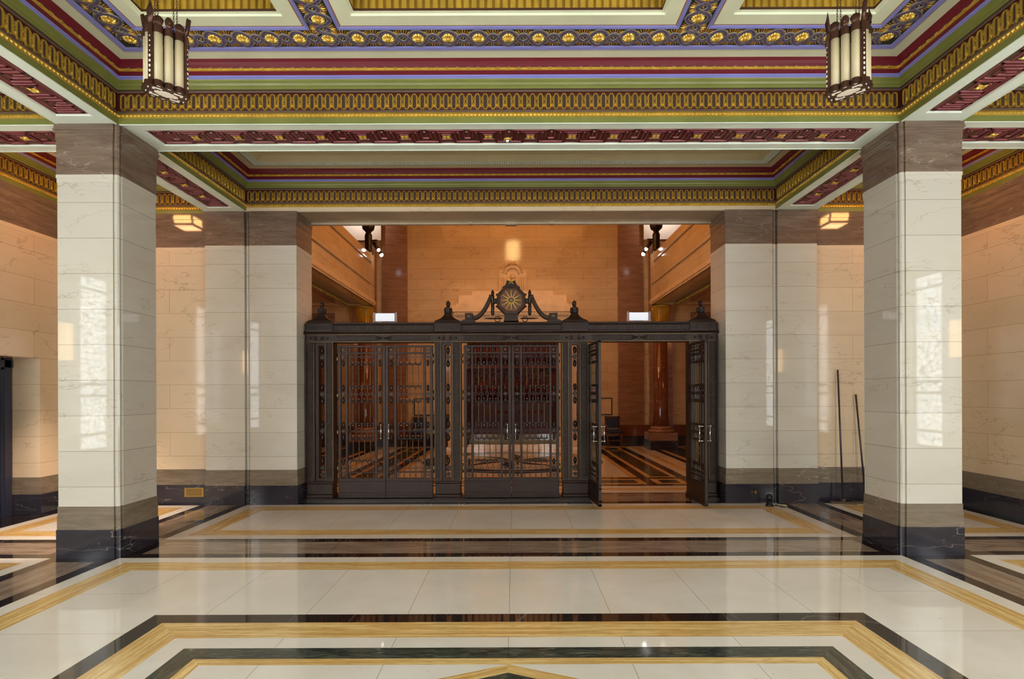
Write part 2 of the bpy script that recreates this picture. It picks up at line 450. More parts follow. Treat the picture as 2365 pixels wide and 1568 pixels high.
rect(g1[0], g1[1], g1[2], 11.1, 'floor_cream'); rect(g1[0], g1[1], 16.0, g1[3], 'floor_cream')
# medallion: circle of black and green with a star
mc = (0, 13.55); N = 48
ring = lambda r: [(mc[0]+r*math.cos(2*PI*k/N), mc[1]+r*math.sin(2*PI*k/N)) for k in range(N)]
sq = []
for k in range(N):
    a = 2*PI*k/N; c_, s_ = math.cos(a), math.sin(a); t_ = min(2.31/abs(c_) if abs(c_) > 1e-6 else 99, 2.45/abs(s_) if abs(s_) > 1e-6 else 99)
    sq.append((mc[0]+c_*t_, mc[1]+s_*t_))
def ringfill(A, B, mat):
    for k in range(N):
        j = (k+1) % N; fl.face([(*A[k], 0), (*A[j], 0), (*B[j], 0), (*B[k], 0)], mat, [(k*.3, 0), (k*.3+.3, 0), (k*.3+.3, .2), (k*.3, .2)])
for k in range(4):   # corners between sampled square and true corner
    ca = [(2.31, 2.45), (-2.31, 2.45), (-2.31, -2.45), (2.31, -2.45)][k]; ang = math.atan2(ca[1], ca[0]) % (2*PI)
    k0_ = int(ang/(2*PI)*N); fl.face([(*sq[k0_], 0), (mc[0]+ca[0], mc[1]+ca[1], 0), (*sq[(k0_+1) % N], 0)], 'floor_cream')
r1, r2, r3, r4 = ring(2.2), ring(2.08), ring(1.75), ring(1.66)
ringfill(r1, sq, 'floor_cream'); ringfill(r2, r1, 'floor_black'); ringfill(r3, r2, 'floor_green'); ringfill(r4, r3, 'floor_black')
star = []
for k in range(16):
    r_ = 1.6 if k % 2 == 0 else .78
    star.append((mc[0]+r_*math.cos(2*PI*k/16), mc[1]+r_*math.sin(2*PI*k/16)))
for k in range(16):
    a, b = star[k], star[(k+1) % 16]
    fl.face([(mc[0], mc[1], 0), (*a, 0), (*b, 0)], 'floor_green' if k % 2 else 'floor_cream', [(0, 0), (1.6, 0), (.8, .4)])
    # between star and ring
    seg = [r4[(3*k+q) % N] for q in range(4)]
    fl.face([(*a, 0)]+[(*q, 0) for q in seg]+[(*b, 0)], 'floor_cream')
rect(-XH, XH, FY2, FY2+.14, 'floor_ochre'); rect(-XH, XH, FY2+.14, YF+.4, 'floor_cream')
floor = struct(fl.build('floor'))
sl = MB('floor_black'); sl.box(-7.6, 7.6, -3.4, 18.2, -.3, -.002); 
o = sl.build('floor_slab', floor)

# ------------------------------------------------------------------ banded marble walls
BANDS = [(0, .288, 'black_marble', .014), (.288, .43, 'grey_marble', .009), (.43, .522, 'grey_marble', .005), (.522, 3.82, 'cream_marble', 0), (3.82, 3.88, 'cream_plain', .004),
         (3.88, 4.2, 'brown_marble', 0), (4.2, 4.215, 'brown_marble', .004), (4.215, 4.3, 'brown_marble', .006), (4.3, ZB, 'brown_marble', .014)]
def wall(mb, x0, x1, y0, y1, z0=0, z1=ZB, grow=(1, 1, 1, 1), shaft=None):
    for a, b, m, d in BANDS:
        a, b = max(a, z0), min(b, z1)
        if b-a < 1e-4: continue
        if shaft and m == 'cream_marble': m = shaft
        if shaft and m == 'cream_plain': m = 'shaft_plain'
        mb.box(x0-d*grow[0], x1+d*grow[1], y0-d*grow[2], y1+d*grow[3], a, b, m)

# side walls with leaded windows and added clear ones
WINS = [(-2.5, -1.3), (-.9, .3), (2.18, 2.86), (4.85, 5.36)]  # first two are unseen, added to brighten the near floor
ZW0, ZW1 = .78, 3.52
for side, s in (('left', -1), ('right', 1)):
    w = MB('cream_marble'); a, b = (-XW-.3, -XW) if s < 0 else (XW, XW+.3)
    g = (0, 1, 0, 0) if s < 0 else (1, 0, 0, 0)
    y = -3.0
    for (p, q) in WINS:
        wall(w, a, b, y, p, grow=g); wall(w, a, b, p, q, 0, ZW0, g); wall(w, a, b, p, q, ZW1, ZB, g); y = q
    if s < 0:
        wall(w, a, b, y, 6.35, grow=g); wall(w, a, b, 6.35, 7.56, 2.156, ZB, g); wall(w, a, b, 7.56, YBW, grow=g)
        # deep reveal of the side door
        wall(w, -6.9, a, 7.56, 7.7, grow=(0, 0, 1, 0)); wall(w, -6.9, a, 6.2, 6.35, grow=(0, 0, 0, 1)); w.box(-6.9, a, 6.2, 7.7, 2.156, 2.4, 'cream_plain')
    else:
        wall(w, a, b, y, YBW, grow=g)
    struct(w.build('wall_'+side))
    for i, (p, q) in enumerate(WINS):
        xg = s*(XW+.10); g_ = MB('leaded_glass' if i > 1 else 'side_fill_glass')
        fr = MB('bronze'); 
        for yy in (p, q-.035): fr.box(xg-.03, xg+.03, yy, yy+.035, ZW0, ZW1)
        for zz in (ZW0, ZW1-.035): fr.box(xg-.03, xg+.03, p, q, zz, zz+.035)
        for zz in (1.62, 1.80, 1.02, 3.28): fr.box(xg-.02, xg+.02, p, q, zz, zz+.04)
        fo = struct(fr.build('window_%d' % (i+1+(0 if s < 0 else 4))))
        g_.box(xg-.008, xg+.008, p+.02, q-.02, ZW0+.02, ZW1-.02); g_.build('pane', fo)
        sc = MB('white_trim'); sc.box(s*XW, s*(XW+.28), p, q, ZW0-.03, ZW0); sc.build('sill', fo)
# entrance wall behind the viewpoint with unseen tall windows, placed to light the column fronts
w = MB('cream_marble'); FW = [(-6.3, -4.4), (-2.6, -1.4), (1.4, 2.6), (4.4, 6.3)]; x = -XW
for p, q in FW:
    wall(w, x, p, -3.3, -3.0, grow=(0, 0, 0, 1)); wall(w, p, q, -3.3, -3.0, 0, .6, (0, 0, 0, 1)); wall(w, p, q, -3.3, -3.0, 3.95, ZB, (0, 0, 0, 1)); x = q
wall(w, x, XW, -3.3, -3.0, grow=(0, 0, 0, 1)); w.box(-XW-.3, XW+.3, -3.3, -3.0, ZB, 5.6, 'paint_cream')
struct(w.build('wall_front'))
for i, (p, q) in enumerate(FW):
    fr = MB('bronze')
    for k in range(4):
        xx = p+(q-p-.04)*k/3; fr.box(xx, xx+.04, -3.16, -3.10, .6, 3.95)
    for zz in (.6, 1.7, 2.8, 3.91): fr.box(p, q, -3.15, -3.11, zz, zz+.04)
    fo = struct(fr.build('window_%d' % (i+9))); g_ = MB('front_fill_glass'); g_.box(p+.02, q-.02, -3.2, -3.185, .62, 3.93); g_.build('pane', fo)

# rear wall: aisle walls, responds, piers, lintel, opening
w = MB('cream_marble')
for s in (-1, 1):
    S = lambda a, b: (min(s*a, s*b), max(s*a, s*b))
    gx = (0, 1) if s < 0 else (1, 0)
    wall(w, *S(XO, XW+.3), YBW, GZ, grow=(0, 0, 1, 0))
    wall(w, *S(3.99, XO), YB, YBW+.1, grow=(1, 0, 1, 0) if s < 0 else (0, 1, 1, 0), shaft='cream_shaft')
    wall(w, *S(3.21, 3.915), YB, GZ, grow=gx+(1, 0), shaft='cream_shaft')
    wall(w, *S(3.90, 4.0), YB+.05, GZ, shaft='cream_shaft', grow=(0, 0, .4, 0))
    # bead in the angle
    for a, b, m, d in BANDS:
        mm = 'cream_shaft' if m == 'cream_marble' else m
        w.prism_xy([(s*3.952+.026*math.cos(PI*k/4+PI/8), YB+.04+.026*math.sin(PI*k/4+PI/8)) for k in range(8)], a, b, mm, smooth=False)
# lintel over the opening
w.box(-3.9, 3.9, YB+.04, GZ, ZB-.0, 5.6, 'soffit_marble'); w.box(-3.9, 3.9, YB+.002, YB+.04, ZB, ZB+.06, 'cream_plain')
w.box(-3.2, 3.2, YB+.0, YB+.03, ZB-.012, ZB, 'soffit_marble'); w.box(-3.2, 3.2, GZ-.06, GZ, ZB-.03, ZB, 'soffit_marble')
w.box(-.09, .09, GZ-.09, GZ+.01, ZB-.045, ZB, 'soffit_marble'); w.box(.62, .68, GZ-.09, GZ+.01, ZB-.035, ZB, 'soffit_marble'); w.box(-.68, -.62, GZ-.09, GZ+.01, ZB-.035, ZB, 'soffit_marble')
w.box(-7.6, 7.6, YBW+.3, GZ-.005, ZB+.05, 8.6, 'gold_wall')
struct(w.build('wall_back'))

# ------------------------------------------------------------------ front columns
def colpoly(s, d=0):
    # plan polygon of a column, notched with a bead at the inner front and inner rear corners (s = side)
    xi, xo, y0, y1 = XI-d, XO+d, Y0-d, Y1+d
    P = [(xo, y0), (xi+.052, y0), (xi+.052, y0+.028)]
    for k in range(5):
        a = R(-90-45)+0*k
        t = R(-60)-R(150)*k/4+R(0)
        P.append((xi+.032+.022*math.cos(R(-50)-R(170)*k/4+R(0)), y0+.034+.022*math.sin(R(-50)-R(170)*k/4)))
    P = [(xo, y0), (xi+.055, y0), (xi+.055, y0+.03), (xi+.05, y0+.012), (xi+.035, y0+.006), (xi+.018, y0+.012), (xi+.008, y0+.026), (xi+.012, y0+.044), (xi+.026, y0+.058), (xi, y0+.06)]
    Q = [(x, y0+y1-y) for x, y in P][::-1]
    L = P+Q
    return [(s*x, y) for x, y in L] if s > 0 else [(s*x, y) for x, y in L][::-1]
CB = [('base', 0, .288, 'black_marble', .014), ('plinth_band', .288, .43, 'grey_marble', .009), ('plinth_band', .43, .522, 'grey_marble', .005), ('shaft', .522, 3.80, 'cream_shaft', 0),
      ('neck_moulding', 3.80, 3.845, 'shaft_plain', .004), ('neck_moulding', 3.845, 3.88, 'shaft_plain', .009), ('capital', 3.88, 4.18, 'brown_marble', .006), ('capital', 4.18, 4.2, 'brown_marble', .01),
      ('capital', 4.2, 4.225, 'brown_marble', .006), ('capital', 4.225, 4.3, 'brown_marble', .011), ('capital', 4.3, 4.325, 'brown_marble', .018), ('capital', 4.325, 4.345, 'brown_marble', .026), ('capital', 4.345, ZB, 'brown_marble', .02)]
for s in (-1, 1):
    e = empty('marble_column', (s*(XI+XO)/2, (Y0+Y1)/2, 0)); tag(e, 'square cream marble column with brown capital and black base, %s of the two in front of the bronze gate' % ('left' if s < 0 else 'right'), 'column', 'free-standing square columns')
    parts = {}
    for n, a, b, m, d in CB:
        mb = parts.setdefault(n, MB()); P = [(x-e.location.x, y-e.location.y) for x, y in colpoly(s, d)]
        mb.prism_xy(P, a, b, m)
    for n, mb in parts.items(): mb.build(n, e)

# ------------------------------------------------------------------ cornices
PROF = [(0, 4.39, None), (0, 4.45, 'paint_green'), (.012, 4.456, 'gold_old'), (.012, 4.478, 'gold'), (-.004, 4.502, 'gold'), (-.012, 4.508, 'paint_maroon'),
        (-.012, 4.528, 'paint_greybrown'), (-.028, 4.534, 'paint_maroon'), (-.028, 4.704, 'paint_maroon'), (-.012, 4.710, 'paint_maroon'), (-.012, 4.732, 'paint_greybrown'), (.0, 4.738, 'paint_brown'),
        (.002, 4.765, 'paint_green'), (.012, 4.770, 'paint_green'), (.02, 4.79, 'paint_green'), (.040, 4.806, 'paint_green'), (.046, 4.816, 'paint_green'),
        (.046, 4.826, 'paint_lilac'), (.056, 4.830, 'paint_lilac'), (.056, 4.848, 'paint_lilac'), (.050, 4.850, 'paint_burgundy'), (.052, 4.893, 'paint_burgundy'),
        (.062, 4.897, 'gold'), (.064, 4.912, 'gold'), (.058, 4.922, 'gold'), (.056, 4.926, 'paint_burgundy'), (.062, 4.95, 'paint_burgundy'), (.078, 4.97, 'paint_burgundy'), (.10, 4.984, 'paint_burgundy'), (.104, ZC, 'paint_burgundy')]
def frieze_unit(d):
    # ornament for one repeat in local (u along, v up, w out)
    pass
def cornice(idx, x0, x1, y0, y1, sides='SNWE', rear=None, orn='SNWE', pitch=.0804):
    """runs round the inside of a coffer x0..x1, y0..y1; side names: N far, S near, W left, E right"""
    c = MB('paint_green')
    def pt(side, d, z, end):
        a, b, c_, e_ = x0+d, x1-d, y0+d, y1-d
        return {'N': ((a, e_, z), (b, e_, z)), 'S': ((b, c_, z), (a, c_, z)), 'W': ((a, c_, z), (a, e_, z)), 'E': ((b, e_, z), (b, c_, z))}[side][end]
    for sd in sides:
        for i in range(1, len(PROF)):
            d0, z0, _ = PROF[i-1]; d1, z1, m = PROF[i]
            if rear == sd and i == 1: m = 'cream_plain'
            c.face([pt(sd, d0, z0, 0), pt(sd, d0, z0, 1), pt(sd, d1, z1, 1), pt(sd, d1, z1, 0)], m)
    root = struct(c.build('trim_%d' % idx))
    fr = MB('gold_old'); bd = MB('gold'); rd = MB('gold_bright')
    for sd in orn:
        A = Vector(pt(sd, 0, 0, 0)); B = Vector(pt(sd, 0, 0, 1)); L = (B-A).length; t = (B-A)/L
        o_ = {'N': Vector((0, -1, 0)), 'S': Vector((0, 1, 0)), 'W': Vector((1, 0, 0)), 'E': Vector((-1, 0, 0))}[sd]
        n = max(1, round(L/pitch)); p = L/n
        P = lambda u, z, w: A+t*u+o_*w+Vector((0, 0, z))
        def ring(cu, cz, hw, hh, th, wo, m, k=3):
            # capsule ring, raised
            pts = []
            for q in range(2*k+2):
                if q <= k: a = PI*q/k; pts.append((math.cos(a), math.sin(a), 1))
                else: a = PI+PI*(q-k-1)/k; pts.append((math.cos(a), math.sin(a), -1))
            V = []; F = []
            base = -.028
            for (cx_, sx_, sg) in pts:
                zc = cz+sg*(hh-hw)
                for (r_, w_) in ((hw, base), (hw-th*.25, base+wo), (hw-th*.75, base+wo), (hw-th, base)):
                    V.append(P(cu+r_*cx_, zc+r_*sx_, w_))
            N_ = len(pts)
            for q in range(N_):
                j = (q+1) % N_
                for r_ in range(3): F.append((q*4+r_, j*4+r_, j*4+r_+1, q*4+r_+1))
            fr.mesh(V, F, m)
            V2 = [P(cu+(hw-th)*cx_*.98, cz+sg*(hh-hw)+(hw-th)*sx_*.98, base+.005) for (cx_, sx_, sg) in pts]
            fr.mesh(V2, [tuple(range(N_))], 'paint_brown')
        zc = 4.619
        for i in range(n):
            cu = (i+.5)*p
            ring(cu, zc, .028, .084, .0125, .017, 'gold_old')
            c2 = i*p
            if i > 0:
                ring(c2, zc, .0155, .022, .008, .013, 'gold')
                for sg in (1, -1):   # darts above and below the small ring
                    zt = zc+sg*.024; 
                    V = [P(c2-.008, zt, -.027), P(c2+.008, zt, -.027), P(c2+.001, zt+sg*.055, -.027), P(c2, zt+sg*.008, -.008)]
                    fr.mesh(V, [(0, 1, 3), (1, 2, 3), (2, 0, 3)], 'gold_bright')
                    for q in (-1, 1):
                        V = [P(c2+q*.004, zc+sg*.022, -.022), P(c2+q*.013, zc+sg*.03, -.012), P(c2+q*.0125, zc+sg*.055, -.022), P(c2+q*.006, zc+sg*.05, -.026)]
                        fr.mesh(V, [(0, 1, 2, 3)], 'gold')
        nb = n*2; pb = L/nb
        for i in range(nb):
            u = (i+.5)*pb; V = [P(u-pb*.45, 4.474, .013), P(u+pb*.45, 4.474, .013), P(u, 4.452, .014), P(u, 4.468, .026)]
            bd.mesh(V, [(0, 3, 1), (0, 2, 3), (1, 3, 2)], 'gold_bright')
        nr = max(1, round(L/.103)); pr = L/nr
        for i in range(nr):
            u = (i+.5)*pr
            for q in (-.012, 0, .012):
                V = []
                for du in (-.004, .004):
                    V += [P(u+q+du, 4.896, .066), P(u+q+du, 4.903, .072), P(u+q+du, 4.916, .072), P(u+q+du, 4.924, .064)]
                rd.mesh(V, [(0, 1, 5, 4), (1, 2, 6, 5), (2, 3, 7, 6), (0, 3, 2, 1), (4, 5, 6, 7)], 'gold_bright')
    fr.build('frieze_ornament', root); bd.build('gilded_bead', root); rd.build('gilded_rod', root)
    return root
cornice(1, -XI, XI, YN, Y0, orn='NWE')
cornice(2, -XI, XI, Y1, YB, rear='N', orn='NWE')
for i, s in enumerate((-1, 1)):
    a, b = (-XW, -XO) if s < 0 else (XO, XW)
    cornice(3+i, a, b, Y1, YBW)
    cornice(5+i, a, b, YN, Y0, orn='N')

# ------------------------------------------------------------------ ceiling
ce = MB('paint_cream')
def crect(x0, x1, y0, y1, z, mat='paint_cream'):
    ce.face([(x0, y0, z), (x0, y1, z), (x1, y1, z), (x1, y0, z)], mat)
D1, D2, D3 = .221, .288, .538   # cream, lilac, guilloche widths (distance from the beam face)
def cframe(o, i, mat, z=ZC, z2=None):
    z2 = z if z2 is None else z2
    (a0, a1, b0, b1), (c0, c1, d0, d1) = o, i
    for q in ([(a0, b0, z), (a1, b0, z), (c1, d0, z2), (c0, d0, z2)], [(a0, b1, z), (c0, d1, z2), (c1, d1, z2), (a1, b1, z)], [(a0, b0, z), (c0, d0, z2), (c0, d1, z2), (a0, b1, z)], [(a1, b0, z), (a1, b1, z), (c1, d1, z2), (c1, d0, z2)]):
        ce.face(q, mat)
N0 = (-XI, XI, YN, Y0)
def li(r, w=.055, zt=.012, edge=.010):
    # orange line + raised lilac moulding just inside rectangle r; returns inner rectangle
    r1 = ins(r, edge); cframe(r, r1, 'paint_ochre')
    r2 = ins(r1, .008); r3 = ins(r1, w-.014); r4 = ins(r1, w)
    cframe(r1, r2, 'paint_lilac', ZC, ZC-zt); cframe(r2, r3, 'paint_lilac', ZC-zt, ZC-zt*.6); cframe(r3, r4, 'paint_lilac', ZC-zt*.6, ZC)
    return r4
c1 = ins(N0, .104); c2 = ins(N0, D1)
cframe(c1, c2, 'paint_cream'); c3 = li(c2, .057)
# guilloche field: big rectangle c3 minus the panels; panels laid as nested frames
RX, RY1, RY0 = 1.69, 3.29, -.075
GW = .125
inX = XI-D3; inY1 = Y0-D3; inY0 = YN+D3
xs = [(-inX, -RX-GW), (-RX+GW, RX-GW), (RX+GW, inX)]
ys = [(inY0, RY0-GW), (RY0+GW, RY1-GW), (RY1+GW, inY1)]
# base of the bands
Xc = [c3[0], -inX, -RX-GW, -RX+GW, RX-GW, RX+GW, inX, c3[1]]; Yc = [c3[2], inY0, RY0-GW, RY0+GW, RY1-GW, RY1+GW, inY1, c3[3]]
for i in range(7):
    for j in range(7):
        if i in (1, 3, 5) and j in (1, 3, 5): continue
        crect(Xc[i], Xc[i+1], Yc[j], Yc[j+1], ZC, 'paint_darkgreen')
fluting = MB('gold_old')
for (xa_, xb_) in xs:
    for (ya_, yb_) in ys:
        p0 = (xa_, xb_, ya_, yb_)
        # lilac frame, orange line, cream margin, stepped edge, deep gilded fluting
        q1 = ins(p0, .006); q2 = ins(p0, .03); q3 = ins(p0, .038); q4 = ins(p0, .048)
        cframe(p0, q1, 'paint_lilac', ZC, ZC-.012); cframe(q1, q2, 'paint_lilac', ZC-.012, ZC-.006); cframe(q2, q3, 'paint_lilac', ZC-.006, ZC); cframe(q3, q4, 'paint_ochre')
        q5 = ins(p0, .175); cframe(q4, q5, 'paint_cream'); q6 = ins(q5, .006); cframe(q5, q6, 'paint_cream', ZC, ZC+.018); q7 = ins(q6, .03); cframe(q6, q7, 'paint_cream', ZC+.018, ZC+.02)
        cframe(q7, ins(q7, .0005), 'paint_rail', ZC+.02, ZC+.042); q8 = ins(q7, -.012)
        cframe(q7, q8, 'paint_rail', ZC+.042, ZC+.042); cframe(q8, q8, 'gold_old', ZC+.042, ZC+.14)
        q9 = ins(q8, .03); cframe(q8, q9, 'paint_rail', ZC+.14, ZC+.14); cframe(q9, q9, 'paint_rail', ZC+.14, ZC+.165)
        q10 = ins(q9, .2); cframe(q9, q10, 'paint_tan', ZC+.165, ZC+.34); crect(*q10, ZC+.34, 'paint_cream')
        # fluted gold leaves standing round the opening (only sides that face the viewer get full relief)
        if ya_ > -1:
            for sd in 'NWE':
                if sd == 'N': A, B, o_ = Vector((q8[0], q8[3], 0)), Vector((q8[1], q8[3], 0)), Vector((0, -1, 0))
                elif sd == 'W': A, B, o_ = Vector((q8[0], q8[2], 0)), Vector((q8[0], q8[3], 0)), Vector((1, 0, 0))
                else: A, B, o_ = Vector((q8[1], q8[3], 0)), Vector((q8[1], q8[2], 0)), Vector((-1, 0, 0))
                L = (B-A).length; t_ = (B-A)/L; n = round(L/.069); p = L/n
                shape = [(0, .0), (.06, .008), (.1, .0), (.16, .008), (.2, .0), (.26, .008), (.3, .0), (.34, .004), (.65, .012), (.96, .004)]
                prev = None
                for i in range(n):
                    for (u, w_) in shape:
                        q = A+t_*((i+u)*p)+o_*(w_+.001)
                        if prev is not None:
                            fluting.face([(prev.x, prev.y, ZC+.043), (q.x, q.y, ZC+.043), (q.x, q.y, ZC+.139), (prev.x, prev.y, ZC+.139)], 'gold_old')
                        prev = q
                    c_ = A+t_*((i+.65)*p)
                    fluting.mesh([tuple(c_+o_*.013+t_*(-.022)+Vector((0, 0, ZC+.139))), tuple(c_+o_*.013+t_*.022+Vector((0, 0, ZC+.139))), tuple(c_+o_*.02+Vector((0, 0, ZC+.128))), tuple(c_+o_*.016+Vector((0, 0, ZC+.118)))], [(0, 1, 2), (0, 2, 3), (2, 1, 3)], 'gold_bright')
# second bay ceiling: cream border, pierced grille band, raised middle
def plainbay(r, grille):
    a = ins(r, .104); b = ins(r, .21)
    cframe(a, b, 'paint_tan' if grille else 'paint_cream')
    if grille:
        b2 = ins(b, .012); cframe(b, b2, 'paint_groove', ZC, ZC+.006); g = ins(b2, .11); cframe(b2, g, 'paint_groove', ZC+.006, ZC+.02)
        g2 = ins(g, .012); cframe(g, g2, 'paint_cream', ZC+.0, ZC); h = ins(g2, .10); cframe(g2, h, 'paint_tan', ZC, ZC+.05); crect(*h, ZC+.05, 'paint_tan')
        return b2, g
    c = ins(b, .03); cframe(b, c, 'paint_lilac', ZC, ZC+.01); d = ins(c, .16); cframe(c, d, 'paint_cream', ZC+.01, ZC+.05); crect(*d, ZC+.05, 'paint_cream')
gb, gg = plainbay((-XI, XI, Y1, YB), True)
for s in (-1, 1):
    a, b = (-XW, -XO) if s < 0 else (XO, XW)
    plainbay((a, b, Y1, YBW), False); plainbay((a, b, YN, Y0), False)
# structural cap above everything
ce.box(-6.9, 6.9, -3.3, GZ, 5.55, 5.7, 'paint_cream')
ceiling = struct(ce.build('ceiling'))
fluting.build('gold_fluting', ceiling)
# vent grille bars in the second bay
gr = MB('paint_soffit')
for (a0, a1, b, c_) in ((gb[0], gb[1], gb[3]-.11, gb[3]), (gb[0], gb[1], gb[2], gb[2]+.11)):
    n = int((a1-a0)/.034)
    for i in range(n):
        x = a0+(i+.5)*(a1-a0)/n; gr.box(x-.012, x+.012, b, c_, ZC-.002, ZC+.012)
    for yy in (b, (b+c_)/2-.004, c_-.008): gr.box(a0, a1, yy, yy+.008, ZC-.001, ZC+.012)
for xx in (gb[0], gb[1]-.11):
    n = int((gb[3]-gb[2])/.1)
    for i in range(n):
        y = gb[2]+(i+.5)*(gb[3]-gb[2])/n
        for q in (-.03, -.01, .01, .03): gr.box(xx, xx+.11, y+q-.005, y+q+.005, ZC, ZC+.012)
        gr.box(xx, xx+.11, y+.046, y+.054, ZC-.002, ZC+.012)
gr.build('vent_grille', ceiling)

# guilloche strands
st = MB('paint_purple')
def strand(A, B, n, w=GW):
    """interlaced double strand from A to B with n repeats; big loops centred on the ends of each repeat"""
    A = Vector((*A, 0)); B = Vector((*B, 0)); L = (B-A).length; t_ = (B-A)/L; o_ = Vector((-t_.y, t_.x, 0)); p = L/n
    for sg in (1, -1):
        pts = []
        for i in range(n):
            for q in range(16):
                u = q/16
                if u <= .31: v = math.cos(PI/2*u/.31)**.75*.80
                elif u < .69: v = -math.sin(PI*(u-.31)/.38)**.8*.42
                else: v = math.cos(PI/2*(1-u)/.31)**.75*.80 if u < 1 else .8
                pts.append(((i+u)*p, v*w*sg))
        pts.append((n*p, .8*w*sg))
        def row(off, dz):
            out = []
            for k, (u, v) in enumerate(pts):
                u0, v0 = pts[max(k-1, 0)]; u1, v1 = pts[min(k+1, len(pts)-1)]
                d = Vector((u1-u0, v1-v0)); d = d/(d.length or 1); nx, ny = -d.y, d.x
                uu, vv = u+nx*off, max(-w, min(w, v+ny*off)); c_ = A+t_*uu+o_*vv
                out.append((c_.x, c_.y, ZC-dz))
            return out
        lift = .0015 if sg > 0 else 0
        rows = [(-.021, .001), (-.019, .011+lift), (-.013, .012+lift), (-.010, .009+lift), (.010, .009+lift), (.013, .012+lift), (.019, .011+lift), (.021, .001)]
        mats = ['paint_purple_edge', 'paint_purple_edge', 'paint_purple', 'paint_purple', 'paint_purple', 'paint_purple_edge', 'paint_purple_edge']
        RR = [row(*q) for q in rows]
        for a in range(7):
            n_ = len(pts); V = RR[a]+RR[a+1]
            st.mesh(V, [(k, n_+k, n_+k+1, k+1) for k in range(n_-1)], mats[a])
    for i in range(n):
        cu = (i+.5)*p; c_ = A+t_*cu
        st.lathe([(.010, 0), (.009, -.006), (.004, -.009)], c_.x, c_.y, 8, 'gold_old', cz=ZC-.002)
        for sg in (1, -1):
            for q in range(-4, 5):
                ang = q*R(13); d = (o_*math.cos(ang)+t_*math.sin(ang))*sg; s_ = Vector((-d.y, d.x, 0))
                a_ = c_+d*.062; ln = min((w-.004)/max(.2, math.cos(ang)), .118); b_ = c_+d*ln
                if ln < .07: continue
                wd = .0065
                V = [a_-s_*wd*.6, a_+s_*wd*.6, b_+s_*wd, b_-s_*wd, (a_+b_)/2]
                V = [(v.x, v.y, ZC-.002 if k < 4 else ZC-.010) for k, v in enumerate(V)]
                st.mesh(V, [(0, 1, 4), (1, 2, 4), (2, 3, 4), (3, 0, 4)], ['gold_old', 'gold', 'paint_ochre'][(q+4) % 3])
YG = Y0-(D2+D3)/2; XG = XI-(D2+D3)/2
YGn = YN+(D2+D3)/2
strand((-RX, YG), (RX, YG), 12); strand((RX, YG), (XG, YG), 7); strand((-XG, YG), (-RX, YG), 7)
nl = round((YG-YGn)/.275)
for s in (-1, 1): strand((s*XG, YG), (s*XG, YGn), nl)
strand((-XG, YGn), (XG, YGn), 26)
for s in (-1, 1):
    strand((s*RX, YG), (s*RX, RY1), 7); strand((s*RX, RY1), (s*RX, RY0), 12); strand((s*RX, RY0), (s*RX, YGn), 7)
    for yy in (RY1, RY0): strand((s*RX, yy), (s*XG, yy), 7)
for yy in (RY1, RY0): strand((-RX, yy), (RX, yy), 12)
st.build('guilloche_band', ceiling)
# gilded rosettes
ro = MB('gold_bright'); NA = 36; V = []; F = []
for r_, h in ((0.0001, .030), (.014, .029), (.018, .018), (.036, .024), (.056, .016), (.064, 0)):
    for k in range(NA):
        a = 2*PI*k/NA; pet = abs(math.sin(a*6)); rr = r_*(1-.14*(1-pet)*(r_ > .05)); hh = h*(1 if r_ < .016 else (.45+.55*pet))
        V.append((rr*math.cos(a), rr*math.sin(a), -hh))
for i in range(5):
    for k in range(NA): F.append((i*NA+k, (i+1)*NA+k, (i+1)*NA+(k+1) % NA, i*NA+(k+1) % NA))
ro.mesh(V, F, 'gold_bright', False)
pos = [(-RX+2*RX*k/12, YG) for k in range(13)]
for s in (-1, 1):
    pos += [(s*(RX+(XG-RX)*k/7), YG) for k in range(1, 8)]
    pos += [(s*XG, YG-(YG-YGn)/nl*k) for k in range(1, 8)]
    pos += [(s*RX, YG-(YG-RY1)/7*k) for k in range(1, 8)]
pos += [(-RX+2*RX*k/12, RY1) for k in range(1, 12)]
for s in (-1, 1): pos += [(s*(RX+(XG-RX)*k/7), RY1) for k in range(1, 7)]
first = None
for (x, y) in pos:
    if first is None: first = ro.build('rosette', ceiling, (x, y, ZC-.001)); r0 = first
    else:
        r0 = first.copy(); C.objects.link(r0); r0.parent = ceiling; r0.location = (x, y, ZC-.001)

